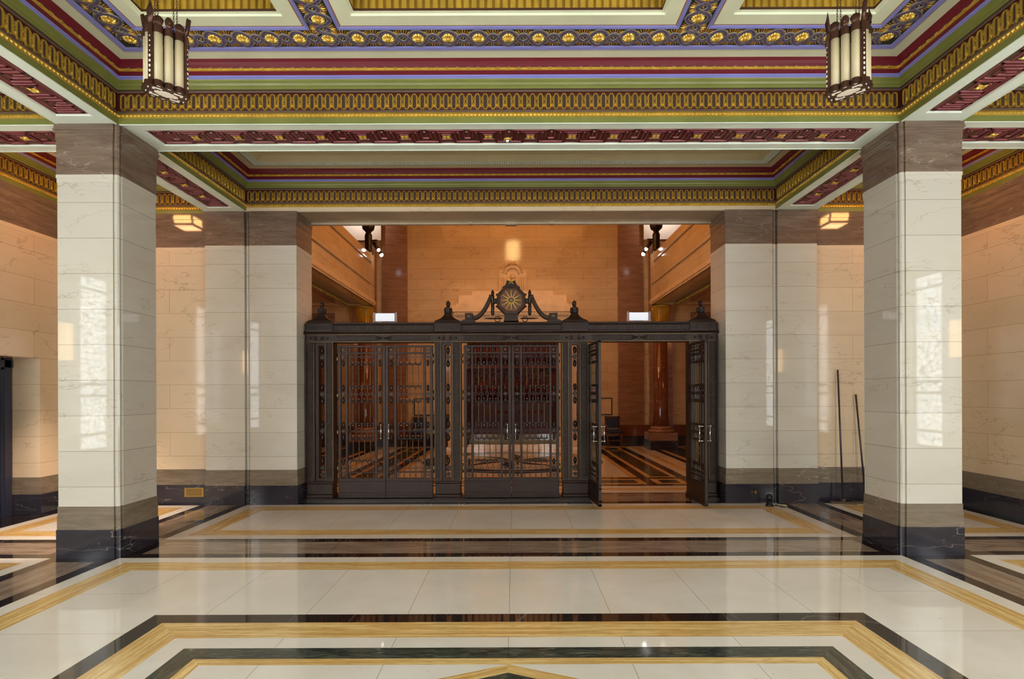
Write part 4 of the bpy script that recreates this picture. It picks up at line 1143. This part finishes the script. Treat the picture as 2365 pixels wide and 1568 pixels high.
# ------------------------------------------------------------------ hanging lanterns
def lantern(x, y, z, rz, label, group):
    e = empty('hanging_lantern', (x, y, z), (0, 0, rz)); tag(e, label, 'lantern', group); e.scale = (.82, .82, 1)
    A, Bh = .135, .093; H = .385
    base = MB('lantern_bronze')
    def lob(scale=1.0, off=0.0):
        P = []
        def arc(cx, cy, r, a0, n=6):
            for k in range(n+1): a = R(a0-90+180*k/n); rq = min(r+off, .0405); P.append(((cx+off*(abs(cx) == A)*(1 if cx > 0 else -1)+rq*math.cos(a))*scale, (cy+off*(abs(cy) == Bh)*(1 if cy > 0 else -1)+rq*math.sin(a))*scale))
        # counter-clockwise: right side (2 lobes), top (3), left (2), bottom (3)
        for cy_ in (-.042, .042): arc(A, cy_, .036, 0)
        for cx_ in (.082, 0, -.082): arc(cx_, Bh, .038, 90)
        for cy_ in (.042, -.042): arc(-A, cy_, .036, 180)
        for cx_ in (-.082, 0, .082): arc(cx_, -Bh, .038, 270)
        return P
    base.prism_xy(lob(1.0, .008), 0, .018); base.prism_xy(lob(1.0, .004), .018, .04)
    base.build('base_rim', e)
    gl = MB('lantern_base_glass')
    # pierced underside: stepped cross shaped glass with corner pieces and lobe glasses
    P = [(-.092, -.012), (-.078, -.012), (-.078, -.024), (-.052, -.024), (-.052, -.036), (-.03, -.036), (-.018, -.044), (.018, -.044), (.03, -.036), (.052, -.036), (.052, -.024), (.078, -.024), (.078, -.012), (.092, -.012)]
    P = P+[(x_, -y_) for x_, y_ in P[::-1]]
    gl.prism_xy(P, -.006, .002)
    for sx in (-1, 1):
        for sy in (-1, 1):
            q = [(.120, .040), (.120, .072), (.045, .072), (.045, .060), (.10, .060), (.10, .040)]
            q = [(sx*a, sy*b) for a, b in q]; gl.prism_xy(q if sx*sy > 0 else q[::-1], -.005, .002)
    for cx_ in (.082, 0, -.082):
        for sy in (-1, 1): gl.prism_xy([(cx_+.015*math.cos(2*PI*k/8), sy*(Bh+.016)+.004*math.sin(2*PI*k/8)) for k in range(8)], -.002, .002)
    for cy_ in (-.042, .042):
        for sx in (-1, 1): gl.prism_xy([(sx*(A+.014)+.005*math.cos(2*PI*k/8), cy_+.014*math.sin(2*PI*k/8)) for k in range(8)], -.004, .002)
    gl.build('base_glass', e)
    tubes = [(A, -.042, .036), (A, .042, .036), (-A, -.042, .036), (-A, .042, .036)]+[(c_, s_*Bh, .038) for c_ in (-.082, 0, .082) for s_ in (-1, 1)]
    for (a, b_, r_) in tubes:
        m = MB('lantern_glass'); m.lathe([(r_*.97, .04), (r_*.97, H)], a, b_, 14, 'lantern_glass'); m.build('glass_tube', e)
    cr = MB('lantern_bronze'); cr.prism_xy(lob(1.0, .006), H, H+.016); cr.prism_xy(lob(1.0, .002), H+.016, H+.045); cr.prism_xy(lob(.97, .006), H+.045, H+.055)
    for (a, b_, r_) in tubes:   # fluted fans on each tube
        ox, oy = (1 if a > 0 else -1, 0) if abs(a) == A else (0, 1 if b_ > 0 else -1)
        if a == 0:    # oval medallion with a boss
            cr.ball((a, b_+oy*.02, H+.10), .036, None, 10, 6, (1, .5, 1.25)); cr.ball((a, b_+oy*.04, H+.10), .018, None, 8, 5, (1, .6, 1.2))
            continue
        for k in range(7):
            t_ = (k-3)/3; top_ = (a+ox*.028-oy*0+abs(oy)*t_*.036, b_+oy*.028+abs(ox)*t_*.036, H+.125-.018*t_*t_); bot = (a+abs(oy)*t_*.018+ox*.004, b_+abs(ox)*t_*.018+oy*.004, H+.05)
            cr.tube([bot, ((bot[0]+top_[0])/2-ox*.004, (bot[1]+top_[1])/2-oy*.004, (bot[2]+top_[2])/2), top_], [.006, .008, .008], 5)
    cr.build('crest', e)
    for sx in (-1, 1):
        for sy in (-1, 1):
            p = MB('lantern_bronze'); px, py = sx*.132, sy*.092
            ang = math.atan2(py, px)
            p.prism_xy([(px+.027*math.cos(2*PI*k/4+ang+PI/4), py+.027*math.sin(2*PI*k/4+ang+PI/4)) for k in range(4)], -.004, H+.06)
            for k in range(9):
                z_ = .06+k*.036
                for da in (0,):
                    d_ = ang+da; cx_, cy_ = px+.0175*math.cos(d_), py+.0175*math.sin(d_)
                    p.ball((cx_, cy_, z_), .0065 if k > 4 else .010, 'lantern_base_glass', 6, 4, (1, 1, 1.1))
            # tall leaf on two opposite corners, rolled scroll on the others
            if sx == sy:
                for k in range(5):
                    t_ = (k-2)/2; p.tube([(px-math.sin(ang)*t_*.010, py+math.cos(ang)*t_*.010, H+.05), (px+.018*math.cos(ang)-math.sin(ang)*t_*.026, py+.018*math.sin(ang)+math.cos(ang)*t_*.026, H+.15), (px+.012*math.cos(ang)-math.sin(ang)*t_*.012, py+.012*math.sin(ang)+math.cos(ang)*t_*.012, H+.225-.03*abs(t_))], [.010, .010, .003], 5)
            else:
                p.tube([(px, py, H+.05), (px+.02*math.cos(ang), py+.02*math.sin(ang), H+.12), (px+.03*math.cos(ang), py+.03*math.sin(ang), H+.185), (px+.018*math.cos(ang), py+.018*math.sin(ang), H+.195)], [.015, .018, .021, .008], 8)
            p.build('corner_post', e)
            c_ = MB('lantern_bronze'); z_ = H+.05; k = 0
            while z+z_ < ZC+.33:
                u = (0, 1) if k % 2 else (1, 0)
                pts = [(sx*.075+u[0]*.006*math.cos(2*PI*q/8), sy*.055+u[1]*.006*math.cos(2*PI*q/8), z_+.014*math.sin(2*PI*q/8)) for q in range(8)]
                c_.tube(pts, .0022, 4, None, True, up=(0.7, 0.71, 0)); z_ += .021; k += 1
            c_.build('chain', e)
    rose = MB('lantern_bronze'); rose.lathe([(.11, ZC+.34-z), (.11, ZC+.325-z), (.06, ZC+.31-z), (.02, ZC+.30-z)], 0, 0, 16, 'lantern_bronze'); rose.build('ceiling_rose', e)
    return e
lantern(-2.55, 4.11, 3.895, R(45), 'bronze hanging lantern with cream glass tubes on chains near the left column', 'hanging lanterns in the hall')
lantern(2.55, 4.11, 3.895, R(-45), 'bronze hanging lantern with cream glass tubes on chains near the right column', 'hanging lanterns in the hall')

# ------------------------------------------------------------------ lamps of the aisles
for s in (-1, 1):
    nm = 'left' if s < 0 else 'right'
    e = empty('aisle_ceiling_lamp', (s*5.55, 7.2, ZC+.05)); tag(e, 'warm box-shaped ceiling lamp in the %s aisle' % nm, 'ceiling lamp', 'aisle ceiling lamps')
    f = MB('lantern_bronze'); f.box(-.2, .2, -.2, .2, -.03, 0); 
    for a in (-1, 1):
        for b_ in (-1, 1): f.box(a*.18-.012, a*.18+.012, b_*.18-.012, b_*.18+.012, -.5, 0)
    f.box(-.19, .19, -.19, .19, -.51, -.495); f.box(-.19, .19, -.19, .19, -.355, -.345); f.build('frame', e)
    g = MB('lamp_amber'); g.box(-.15, .15, -.15, .15, -.47, -.36); g.build('shade', e)
    # wall lights between the windows
    e = empty('wall_lamp', (s*(XW-.06), 3.2, 2.42)); tag(e, 'tall warm wall lamp on the %s wall beside the leaded window' % nm, 'wall lamp', 'wall lamps beside the windows')
    f = MB('lantern_bronze'); f.box(-.02 if s < 0 else -.02, .05 if s > 0 else .05, -.09, .09, -.30, -.27); f.box(-.05, .05, -.09, .09, .27, .30); f.build('frame', e)
    g = MB('lamp_warm_soft'); g.lathe([(.05, -.27), (.05, .27)], 0, -.045, 12); g.lathe([(.05, -.27), (.05, .27)], 0, .045, 12); g.build('glass_tube', e)
# small projectors fixed on the outer faces of the columns
e = empty('spotlight', (-XO-.03, 5.75, 4.215)); tag(e, 'small glowing white spotlight on the outer side of the left column', 'spotlight')
b = MB('white_panel'); b.lathe([(.055, 0), (.03, .03), (.01, .035)], -.01, 0, 12); b.build('housing', e); g = MB('lamp_glow'); g.ball((-.01, 0, -.004), .05, None, 12, 6, (1, 1, .7)); g.build('lamp_glass', e)
e = empty('spotlight', (XO+.03, 5.75, 4.26)); tag(e, 'small black spotlight on the outer side of the right column', 'spotlight')
b = MB('black_plastic'); b.box(-.03, .01, -.03, .03, -.06, .02); b.tube([(0, 0, -.03), (.045, .02, .0)], .022, 8); b.build('housing', e)
# dome camera under the beam
e = empty('dome_camera', (-.02, 5.93, ZB+.006)); tag(e, 'small round dome camera with gold ring under the key-patterned beam', 'camera')
b = MB('gold'); b.lathe([(.042, 0), (.042, -.012), (.032, -.02), (.030, -.006)], 0, 0, 20); b.build('ring', e)
b = MB('white_panel'); b.ball((0, 0, -.014), .020, None, 12, 8); b.build('lens', e); b = MB('black_plastic'); b.lathe([(.030, -.005), (.026, -.016)], 0, 0, 16); b.build('socket', e)

# ------------------------------------------------------------------ small things near the floor
b = MB('brass'); b.box(-.145, .145, -.008, 0, -.068, .068); vt = b.build('wall_vent', None, (-4.80, YBW-.014, .175)); tag(vt, 'brass ventilation plate set in the black skirting behind the left column', 'vent')
sl_ = MB('paint_groove')
for k in range(9): sl_.box(-.12, .12, -.0095, -.007, -.05+k*.012, -.044+k*.012)
sl_.build('slots', vt)
e = empty('wall_socket', (3.595, YB-.014, .165)); tag(e, 'round grey socket with small brass plate in black skirting right of the gate', 'socket')
b = MB('bronze_edge'); b.tube([(0, 0, 0), (0, -.02, 0)], .026, 14); b.build('socket_body', e); b = MB('brass'); b.box(.034, .062, -.006, 0, -.02, .022); b.build('brass_plate', e)
# floor projector with its lead
e = empty('floor_spotlight', (3.76, 8.02, 0)); tag(e, 'black floor spotlight with lead standing at the foot of the right rear pier', 'spotlight')
b = MB('black_plastic'); b.lathe([(.055, 0), (.055, .022), (.04, .03), (.038, .075), (.03, .08)], 0, 0, 16); b.build('base', e)
b = MB('black_plastic'); b.tube([(.0, .02, .10), (-.012, -.02, .125)], .038, 14); b.tube([(-.012, -.02, .125), (-.022, -.045, .138)], [.038, .046], 14); b.tube([(-.03, 0, .06), (-.035, 0, .12)], .006, 6); b.tube([(.04, 0, .06), (.035, 0, .12)], .006, 6); b.build('head', e)
b = MB('paint_groove'); b.tube([(.05, .0, .008), (.10, -.03, .006), (.14, -.08, .006), (.10, -.13, .006), (.16, -.13, .006), (.20, -.09, .006), (.15, -.04, .006), (.10, .04, .006), (.16, .10, .006)], .005, 6); b.build('lead', e)
# two floor mops leaning on the aisle wall
for i, (x, hgt, tilt, hx_) in enumerate(((4.93, 1.99, 0.0, -.05), (5.24, 1.62, -.07, .05))):
    e = empty('floor_mop', (x, YBW-.17, 0)); tag(e, ('taller' if i == 0 else 'shorter')+' dark-handled flat floor mop leaning on the wall behind the right column', 'mop', 'floor mops')
    b = MB('mop_pole'); b.tube([(hx_*.3, 0, .045), (hx_*.3+tilt, .12, hgt)], .0125, 8); b.build('handle', e)
    b = MB('mop_cloth'); 
    w_ = .17; c_, s_ = math.cos(R(-16)), math.sin(R(-16))
    P = [(-w_, -.05), (w_, -.05), (w_, .05), (-w_, .05)]; b.prism_xy([(hx_*.3+p*c_-q*s_, p*s_+q*c_) for p, q in P], 0, .028); b.box(hx_*.3-.025, hx_*.3+.025, -.025, .025, .028, .075); b.build('mop_head', e)
# door stops on the floor in front of the gate
for i, (x, y) in enumerate(((-1.33, 8.17), (-1.2, 8.17), (-.78, 8.17), (-.70, 8.17), (.76, 8.17), (1.32, 8.17))):
    b = MB('steel'); b.lathe([(.018, 0), (.018, .008), (.009, .014), (.009, .022), (.001, .026)], 0, 0, 10); 
    if i in (2, 4): b.tube([(0, 0, .01), (.10, 0, .008)], .004, 6)
    o = b.build('floor_bolt', None, (x, y, 0)); tag(o, ['small steel floor bolt before the left gates', 'small steel floor bolt beside the left post foot', 'steel floor bolt with rod left of the middle gates', 'small steel floor bolt at the middle gates left hinge', 'steel floor bolt with rod right of the middle gates', 'small steel floor bolt beside the open left leaf'][i], 'bolt', 'floor bolts before the gate')
p = MB('paint_soffit'); p.box(-.09, .09, -.06, .06, 0, .002); o = p.build('paper_sheet', None, (3.93, 8.05, 0.001), (0, 0, R(-12))); tag(o, 'sheet of white paper on the floor beside the black floor spotlight', 'paper')

# ------------------------------------------------------------------ the hall beyond the gate
w = MB('gold_wall')
w.box(-XH-.3, XH+.3, YF+.002, YF+.3, 0, 8.6, 'gold_wall')
struct(w.build('wall_rear')); w = MB('gold_wall')
for s in (-1, 1):
    S = lambda a, b: (min(s*a, s*b), max(s*a, s*b))
    w.box(*S(3.32, 4.1), YF-.12, YF+.02, 0, 8.6, 'rust_marble')
    w.box(*S(4.1, 4.28), YF-.05, YF+.02, 0, 8.6, 'gold_wall'); w.box(*S(4.28, 5.0), YF-.2, YF+.02, 0, 6.8, 'rust_marble')
    w.box(*S(5.0, 5.6), YF-.08, YF+.02, 0, 4.2, 'gold_wall'); w.box(*S(5.6, 6.6), YF-.12, YF+.02, 0, 4.2, 'rust_marble')
for s in (-1, 1):
    S = lambda a, b: (min(s*a, s*b), max(s*a, s*b))
    w.box(*S(2.0, 3.4), YF-.03, YF, 0, .30, 'black_marble'); w.box(*S(3.3, 7.4), YF-.26, YF-.1, 0, .32, 'black_marble'); w.box(*S(3.3, 7.4), YF-.245, YF-.1, .32, .66, 'column_red')
struct(w.build('trim_22'))
for s in (-1, 1):
    w = MB('gold_wall'); a, b_ = (-XH-.3, -XH) if s < 0 else (XH, XH+.3)
    w.box(a, b_, GZ, YF, 0, 8.6); w.box(*(sorted((s*XH, s*(XH-.03)))), GZ, YF, 0, .32, 'black_marble'); w.box(*(sorted((s*XH, s*(XH-.02)))), GZ, YF, .32, .66, 'rust_marble')
    struct(w.build('wall_east' if s > 0 else 'wall_west'))
c_ = MB('paint_tan'); c_.box(-XH-.3, XH+.3, GZ, YF+.3, 8.6, 8.8); struct(c_.build('ceiling'))
# balconies
for s in (-1, 1):
    S = lambda a, b: (min(s*a, s*b), max(s*a, s*b))
    w = MB('gold_wall'); xi = 4.1
    w.box(*S(xi, xi+.22), GZ, 16.25, 4.25, 5.72, 'gold_wall')
    w.box(*S(xi-.03, xi+.02), GZ, 16.28, 4.25, 4.42, 'carved_stone'); w.box(*S(xi-.05, xi+.02), GZ, 16.3, 4.30, 4.36, 'carved_stone')
    w.box(*S(xi-.03, xi+.02), GZ, 16.28, 4.83, 4.86, 'soffit_marble'); w.box(*S(xi-.03, xi+.02), GZ, 15.9, 5.45, 5.50, 'soffit_marble')
    w.box(*S(xi-.015, xi+.24), 15.9, 16.28, 4.42, 5.76, 'gold_wall')
    w.box(*S(xi, XH), 16.05, 16.27, 4.25, 5.72, 'gold_wall')
    w.box(*S(xi+.1, XH), GZ, 16.0, 4.30, 4.62, 'soffit_marble')
    w.box(*S(4.75, 4.95), GZ, 16.0, 4.18, 4.30, 'rust_marble')
    root = struct(w.build('trim_%d' % (19 if s < 0 else 20)))
    g = MB('gold')
    y = GZ+.05
    while y < 16.0:
        g.ball((s*4.74, y, 4.235), .04, 'gold_old', 6, 4); y += .13
    g.build('gilded_bead', root)
    # round column below the balcony
    cxx = s*4.38; e = empty('round_column', (cxx, 16.3, 0)); tag(e, 'tall polished round red marble column with gold capital beyond the gate, %s side' % ('left' if s < 0 else 'right'), 'column', 'round columns beyond the gate')
    b = MB('column_red'); b.lathe([(.235, .62), (.22, 1.0), (.2, 3.8)], 0, 0, 32); b.build('shaft', e)
    b = MB('rust_marble'); b.box(-.39, .39, -.39, .39, .27, .50); b.lathe([(.37, .50), (.39, .53), (.37, .565), (.30, .58), (.30, .60), (.32, .62), (.30, .65), (.24, .68)], 0, 0, 28); b.build('base', e)
    b = MB('black_marble'); b.box(-.40, .40, -.40, .40, 0, .27); b.build('plinth', e)
    b = MB('gold'); b.lathe([(.21, 3.68), (.225, 3.70), (.21, 3.73), (.20, 3.74), (.225, 4.12), (.25, 4.17), (.27, 4.19), (.27, 4.25)], 0, 0, 24, 'gold_old')
    for k in range(20):
        a = 2*PI*k/20; b.tube([(.212*math.cos(a), .212*math.sin(a), 3.74), (.236*math.cos(a), .236*math.sin(a), 4.12), (.26*math.cos(a), .26*math.sin(a), 4.16)], [.012, .017, .02], 5, 'gold')
    b.build('capital', e)
    # bronze lamp standard with spotlights standing on the balcony corner
    e = empty('lamp_standard', (s*4.2, 16.05, 5.72)); tag(e, 'dark bronze lamp standard with spotlights on the %s balcony corner' % ('left' if s < 0 else 'right'), 'lamp', 'lamp standards on the balconies')
    b = MB('bronze_dark'); b.lathe([(.14, 0), (.12, .05), (.12, .08), (.10, .12), (.11, .55), (.09, .6), (.07, .63), (.10, .68), (.17, .74), (.19, .82), (.17, .88), (.10, .92), (.01, .93)], 0, 0, 10, 'bronze_dark', False); b.build('body', e)
    b = MB('black_plastic'); b.tube([(-s*.1, 0, .42), (-s*.26, -.02, .42)], .02, 6); b.tube([(-s*.16, -.03, .34), (-s*.30, -.06, .14)], .055, 10); b.tube([(-s*.24, .06, .22), (-s*.36, .04, .02)], .05, 10); b.tube([(0, -.16, .1), (0, -.22, .0)], .04, 8); b.build('spotlight_body', e)
    b = MB('lamp_glow'); b.ball((-s*.31, -.065, .12), .05, None, 8, 5); b.ball((-s*.37, .04, .0), .055, None, 8, 5); b.ball((s*.02, -.24, -.01), .04, None, 8, 5); b.build('spotlight_lens', e)
# memorial on the far wall
e = empty('stone_memorial', (0, YF, 0)); tag(e, 'carved cream stone memorial surround with crested tablet on the far wall', 'memorial')
b = MB('carved_stone')
for s in (-1, 1):
    b.box(s*1.40, s*1.95, -.5, 0, 0, 3.5); b.box(s*1.40, s*1.98, -.7, -.05, 0, .62); b.box(s*1.5, s*1.85, -.53, -.5, .7, 3.4)
b.box(-1.95, 1.95, -.5, 0, 3.3, 4.05); b.build('surround', e)
b = MB('carved_stone'); b.box(-1.86, 1.86, -.62, 0, 4.16, 4.36); b.box(-1.80, 1.80, -.56, 0, 4.05, 4.16); b.box(-1.72, 1.72, -.54, 0, 4.36, 4.42); b.box(-1.66, 1.66, -.5, 0, 4.42, 4.68); b.box(-1.25, 1.25, -.44, 0, 4.68, 4.82)
x = -1.76
while x < 1.74: b.box(x, x+.05, -.60, -.55, 4.07, 4.14); x += .09
b.build('cornice', e)
b = MB('carved_stone'); b.box(-.43, .43, -.16, 0, 4.6, 5.35)
P = [(-.43, 5.35), (.43, 5.35), (.41, 5.5), (.32, 5.55)]
for k in range(15):
    a = R(15+150*k/14); r_ = .42 if k % 2 == 0 else .36; P.append((r_*.85*math.cos(a), 5.42+r_*math.sin(a)))
P += [(-.32, 5.55), (-.41, 5.5)]
b.prism_xz(P, -.16, 0)
for k in range(11):
    a = R(10+160*k/10); b.ball((.30*math.cos(a), -.17, 5.42+.31*math.sin(a)), .045, None, 6, 4)
    b.ball((.20*math.cos(a), -.18, 5.38+.2*math.sin(a)), .03, None, 6, 4)
for s in (-1, 1):
    for k in range(6): b.tube([(s*(.08+.06*k), -.17, 4.7), (s*(.08+.06*k), -.19, 5.0+.05*k), (s*(.12+.055*k), -.17, 5.3)], [.02, .028, .012], 5)
b.ball((0, -.18, 5.32), .09, None, 8, 6); b.build('crested_tablet', e)
e = empty('bronze_casket', (0, YF-.55, 0)); tag(e, 'large dark red bronze shrine with relief figures under the stone memorial', 'shrine')
b = MB('dark_bronze_relief'); b.box(-1.38, 1.38, -.05, .5, .55, 3.28); b.box(-1.39, 1.39, -.12, .5, .42, .60); b.build('body', e)
b = MB('red_bronze')
for k in range(14):
    x = -1.25+k*.19; b.tube([(x, -.07, 2.55), (x, -.09, 3.1)], [.05, .04], 6); b.ball((x, -.09, 3.16), .055, None, 6, 4)
b.box(-1.38, 1.38, -.16, 0, 2.42, 2.50); b.box(-1.40, 1.40, -.14, 0, 3.2, 3.28)
for k in range(17):      # robed relief figures
    x = -1.1+.1375*k; h = random.uniform(.5, .66); b.tube([(x, -.05, 1.45), (x+random.uniform(-.02, .02), -.075, 1.45+h*.6), (x, -.06, 1.45+h)], [.05, .055, .03], 7); b.ball((x, -.07, 1.5+h+.03), .038, None, 8, 6)
    for q in (-1, 1): b.tube([(x+q*.03, -.07, 1.42+h), (x+q*.07, -.1, 1.36+h*.8), (x+q*.03, -.11, 1.40+h*.7)], .014, 5)
for k in range(60):
    x = random.uniform(-1.2, 1.2); z = random.uniform(2.15, 2.4); b.ball((x, -.05, z), random.uniform(.015, .035), None, 6, 4)
for k in range(40):
    x = random.uniform(-1.2, 1.2); b.tube([(x, -.055, 2.56), (x+random.uniform(-.1, .1), -.07, 2.85), (x+random.uniform(-.05, .05), -.055, 3.1)], .012, 5)
for s in (-1, 1):
    for k in range(4): b.tube([(s*(1.2+.06*k), -.08, .65), (s*(1.2+.06*k), -.08, 2.4)], .022, 6)
b.build('relief', e)
b = MB('dark_bronze_relief'); b.prism_xz([(-1.1, 1.25), (-.95, .95), (.95, .95), (1.1, 1.25)], -.22, 0); b.box(-1.2, 1.2, -.25, 0, 1.25, 1.33)
for k in range(9): b.ball((-.88+.22*k, -.24, 1.1), .05, 'red_bronze', 8, 5)
b.build('chest', e)
stp = MB('floor_cream'); stp.box(-1.98, 1.98, YF-1.1, YF-.72, 0, .06); stp.box(-1.35, 1.35, YF-.9, YF-.72, .06, .12)
o = stp.build('memorial_step'); tag(o, 'low pale stone step in front of the bronze shrine', 'step')
# frames on the wall and chairs
for i, xc in enumerate((-2.55, 2.56)):
    f = MB('door_dark'); 
    f.box(-.575, .575, -.03, 0, -.27, -.245); f.box(-.575, .575, -.03, 0, .245, .27); f.box(-.575, -.55, -.03, 0, -.27, .27); f.box(.55, .575, -.03, 0, -.27, .27)
    f.box(-.55, .55, -.008, 0, -.245, .245, 'gold_wall')
    o = f.build('wall_frame', None, (xc, YF, 1.24)); tag(o, 'thin dark rectangular frame on the far wall above the chairs, %s of the memorial' % ('left' if i == 0 else 'right'), 'frame', 'thin frames on the far wall')
def chair(loc, rz=0):
    e = empty('armchair', loc, (0, 0, rz))
    b = MB('navy_leather'); b.bevbox(-.22, .22, -.25, .20, .42, .50, .02); b.build('seat', e)
    b = MB('navy_leather'); b.bevbox(-.19, .19, .17, .225, .58, .88, .015); b.build('backrest', e)
    b = MB('chair_wood'); b.box(-.235, .235, -.25, .22, .37, .42); b.box(-.235, -.19, .18, .23, .42, .93); b.box(.19, .235, .18, .23, .42, .93); b.box(-.235, .235, .18, .23, .88, .93); b.box(-.22, .22, -.02, .02, .16, .20); b.box(-.22, .22, .18, .21, .16, .2); b.build('frame', e)
    for sx in (-1, 1):
        for sy in (-1, 1): b = MB('chair_wood'); b.tube([(sx*.215, sy*.215-.01, 0), (sx*.215, sy*.215-.01, .4)], [.02, .024], 6); b.build('leg', e)
        b = MB('chair_wood'); b.box(sx*.215, sx*.265, -.24, .2, .64, .675); b.tube([(sx*.24, -.21, .4), (sx*.24, -.21, .65)], .018, 6); b.build('armrest', e)
    return e
c0 = chair((3.12, YF-.32, 0)); tag(c0, 'dark blue armchair by the far wall, right one of the pair right of the memorial', 'chair', 'armchairs by the far wall')
for x, lb in ((2.25, 'dark blue armchair by the far wall, next to the memorial on its right'), (-2.25, 'dark blue armchair by the far wall, next to the memorial on its left'), (-2.95, 'dark blue armchair by the far wall, left one of the pair left of the memorial')):
    c_ = copy_tree(c0); c_.location = (x, YF-.32, 0); c_['label'] = lb
# hanging lantern of the far hall (its reflection shows on the wall)
e = empty('far_hall_lantern', (0, 13.0, 7.72)); tag(e, 'large warm hanging lantern in the hall beyond the gate', 'lantern')
b = MB('lantern_bronze'); b.lathe([(.25, -.05), (.28, 0), (.05, .02), (.02, .3), (.02, .9)], 0, 0, 12); b.build('frame', e)
for k in range(6):
    a = 2*PI*k/6; g = MB('lamp_warm'); g.lathe([(.09, -.75), (.09, -.05)], .18*math.cos(a), .18*math.sin(a), 10); g.build('glass_tube', e)
uw = MB('white_trim')  # white slabs added: lamplight on the upper wall put into colour
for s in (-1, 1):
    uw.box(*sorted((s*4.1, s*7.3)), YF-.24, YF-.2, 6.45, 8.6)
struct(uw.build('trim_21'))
# lamps, those above the balconies aimed at the added slabs
def light(kind, name, loc, power, col, size=.3, rot=(0, 0, 0), sy=None, spot=None):
    d = bpy.data.lights.new(name, kind); d.energy = power; d.color = col
    if kind == 'AREA':
        d.shape = 'RECTANGLE'; d.size = size; d.size_y = sy or size
    elif kind == 'SPOT': d.spot_size = spot or 1.2; d.spot_blend = .6; d.shadow_soft_size = size
    else: d.shadow_soft_size = size
    o = bpy.data.objects.new(name, d); C.objects.link(o); o.location = loc; o.rotation_euler = rot
    return o
def aim(o, p):
    o.rotation_euler = (Vector(p)-o.location).to_track_quat('-Z', 'Y').to_euler()
OR = (1.0, .36, .105)
light('AREA', 'far_hall_fill', (0, 12.6, 8.55), 150, OR, 6, (0, 0, 0), 5)  # unseen fill, added to light the whole far hall orange
light('POINT', 'far_lantern_light', (0, 13.0, 6.1), 52, OR, .3)
for s in (-1, 1):
    light('POINT', 'balcony_under_light', (s*5.9, 13, 3.7), 22, OR, .25)
    if s < 0: aim(light('SPOT', 'column_spot', (-4.68, 5.8, 4.17), 760, (1, .76, .60), .06, spot=.85), (-5.75, 6.9, 0))
    aim(light('SPOT', 'balcony_spot', (s*4.7, 16.5, 7.4), 42, (1, .86, .80), .1, spot=2.2), (s*4.7, 17.3, 7.2))
    light('AREA', 'aisle_light', (s*5.55, 7.2, 4.515), 10, (1.0, .42, .18), .30)
    aim(light('SPOT', 'memorial_spot', (s*3.85, 15.9, 5.85), 85, (1, .60, .38), .06, spot=.75), (0, 17.2, 3.9))

# ------------------------------------------------------------------ world, camera, colour management
wd = bpy.data.worlds.new('world'); bpy.context.scene.world = wd; wd.use_nodes = True
wd.node_tree.nodes['Background'].inputs[0].default_value = (.6, .7, .9, 1); wd.node_tree.nodes['Background'].inputs[1].default_value = .3
cam = bpy.data.cameras.new('camera'); co = bpy.data.objects.new('camera', cam); C.objects.link(co)
cam.sensor_width = 36; cam.lens = 1270/2365*36; cam.clip_end = 100; cam.clip_start = .05
cam.shift_x = -5.5/2365; cam.shift_y = 125/2365
co.matrix_world = Matrix.Translation((.045, 0, 1.65)) @ Matrix.Rotation(R(90), 4, 'X') @ Matrix.Rotation(-.0035, 4, 'Z')
sc_ = bpy.context.scene; sc_.camera = co
sc_.view_settings.view_transform = 'Standard'; sc_.view_settings.look = 'None'; sc_.view_settings.gamma = 1; sc_.view_settings.use_curve_mapping = False
sc_.view_settings.exposure = 0.27
sc_.cycles.max_bounces = 5; sc_.cycles.diffuse_bounces = 3; sc_.cycles.glossy_bounces = 3; sc_.cycles.transparent_max_bounces = 4
sc_.cycles.use_adaptive_sampling = True; sc_.cycles.adaptive_threshold = .06; sc_.cycles.time_limit = 1050
sc_.cycles.sample_clamp_indirect = 4; sc_.cycles.caustics_reflective = False; sc_.cycles.caustics_refractive = False
sc_.cycles.use_denoising = True
for m_ in bpy.data.materials:
    for n_ in m_.node_tree.nodes:
        if n_.type == 'TEX_NOISE': n_.inputs['Detail'].default_value = min(4, n_.inputs['Detail'].default_value)
sc_.cycles.adaptive_threshold = .1; sc_.cycles.adaptive_min_samples = 20
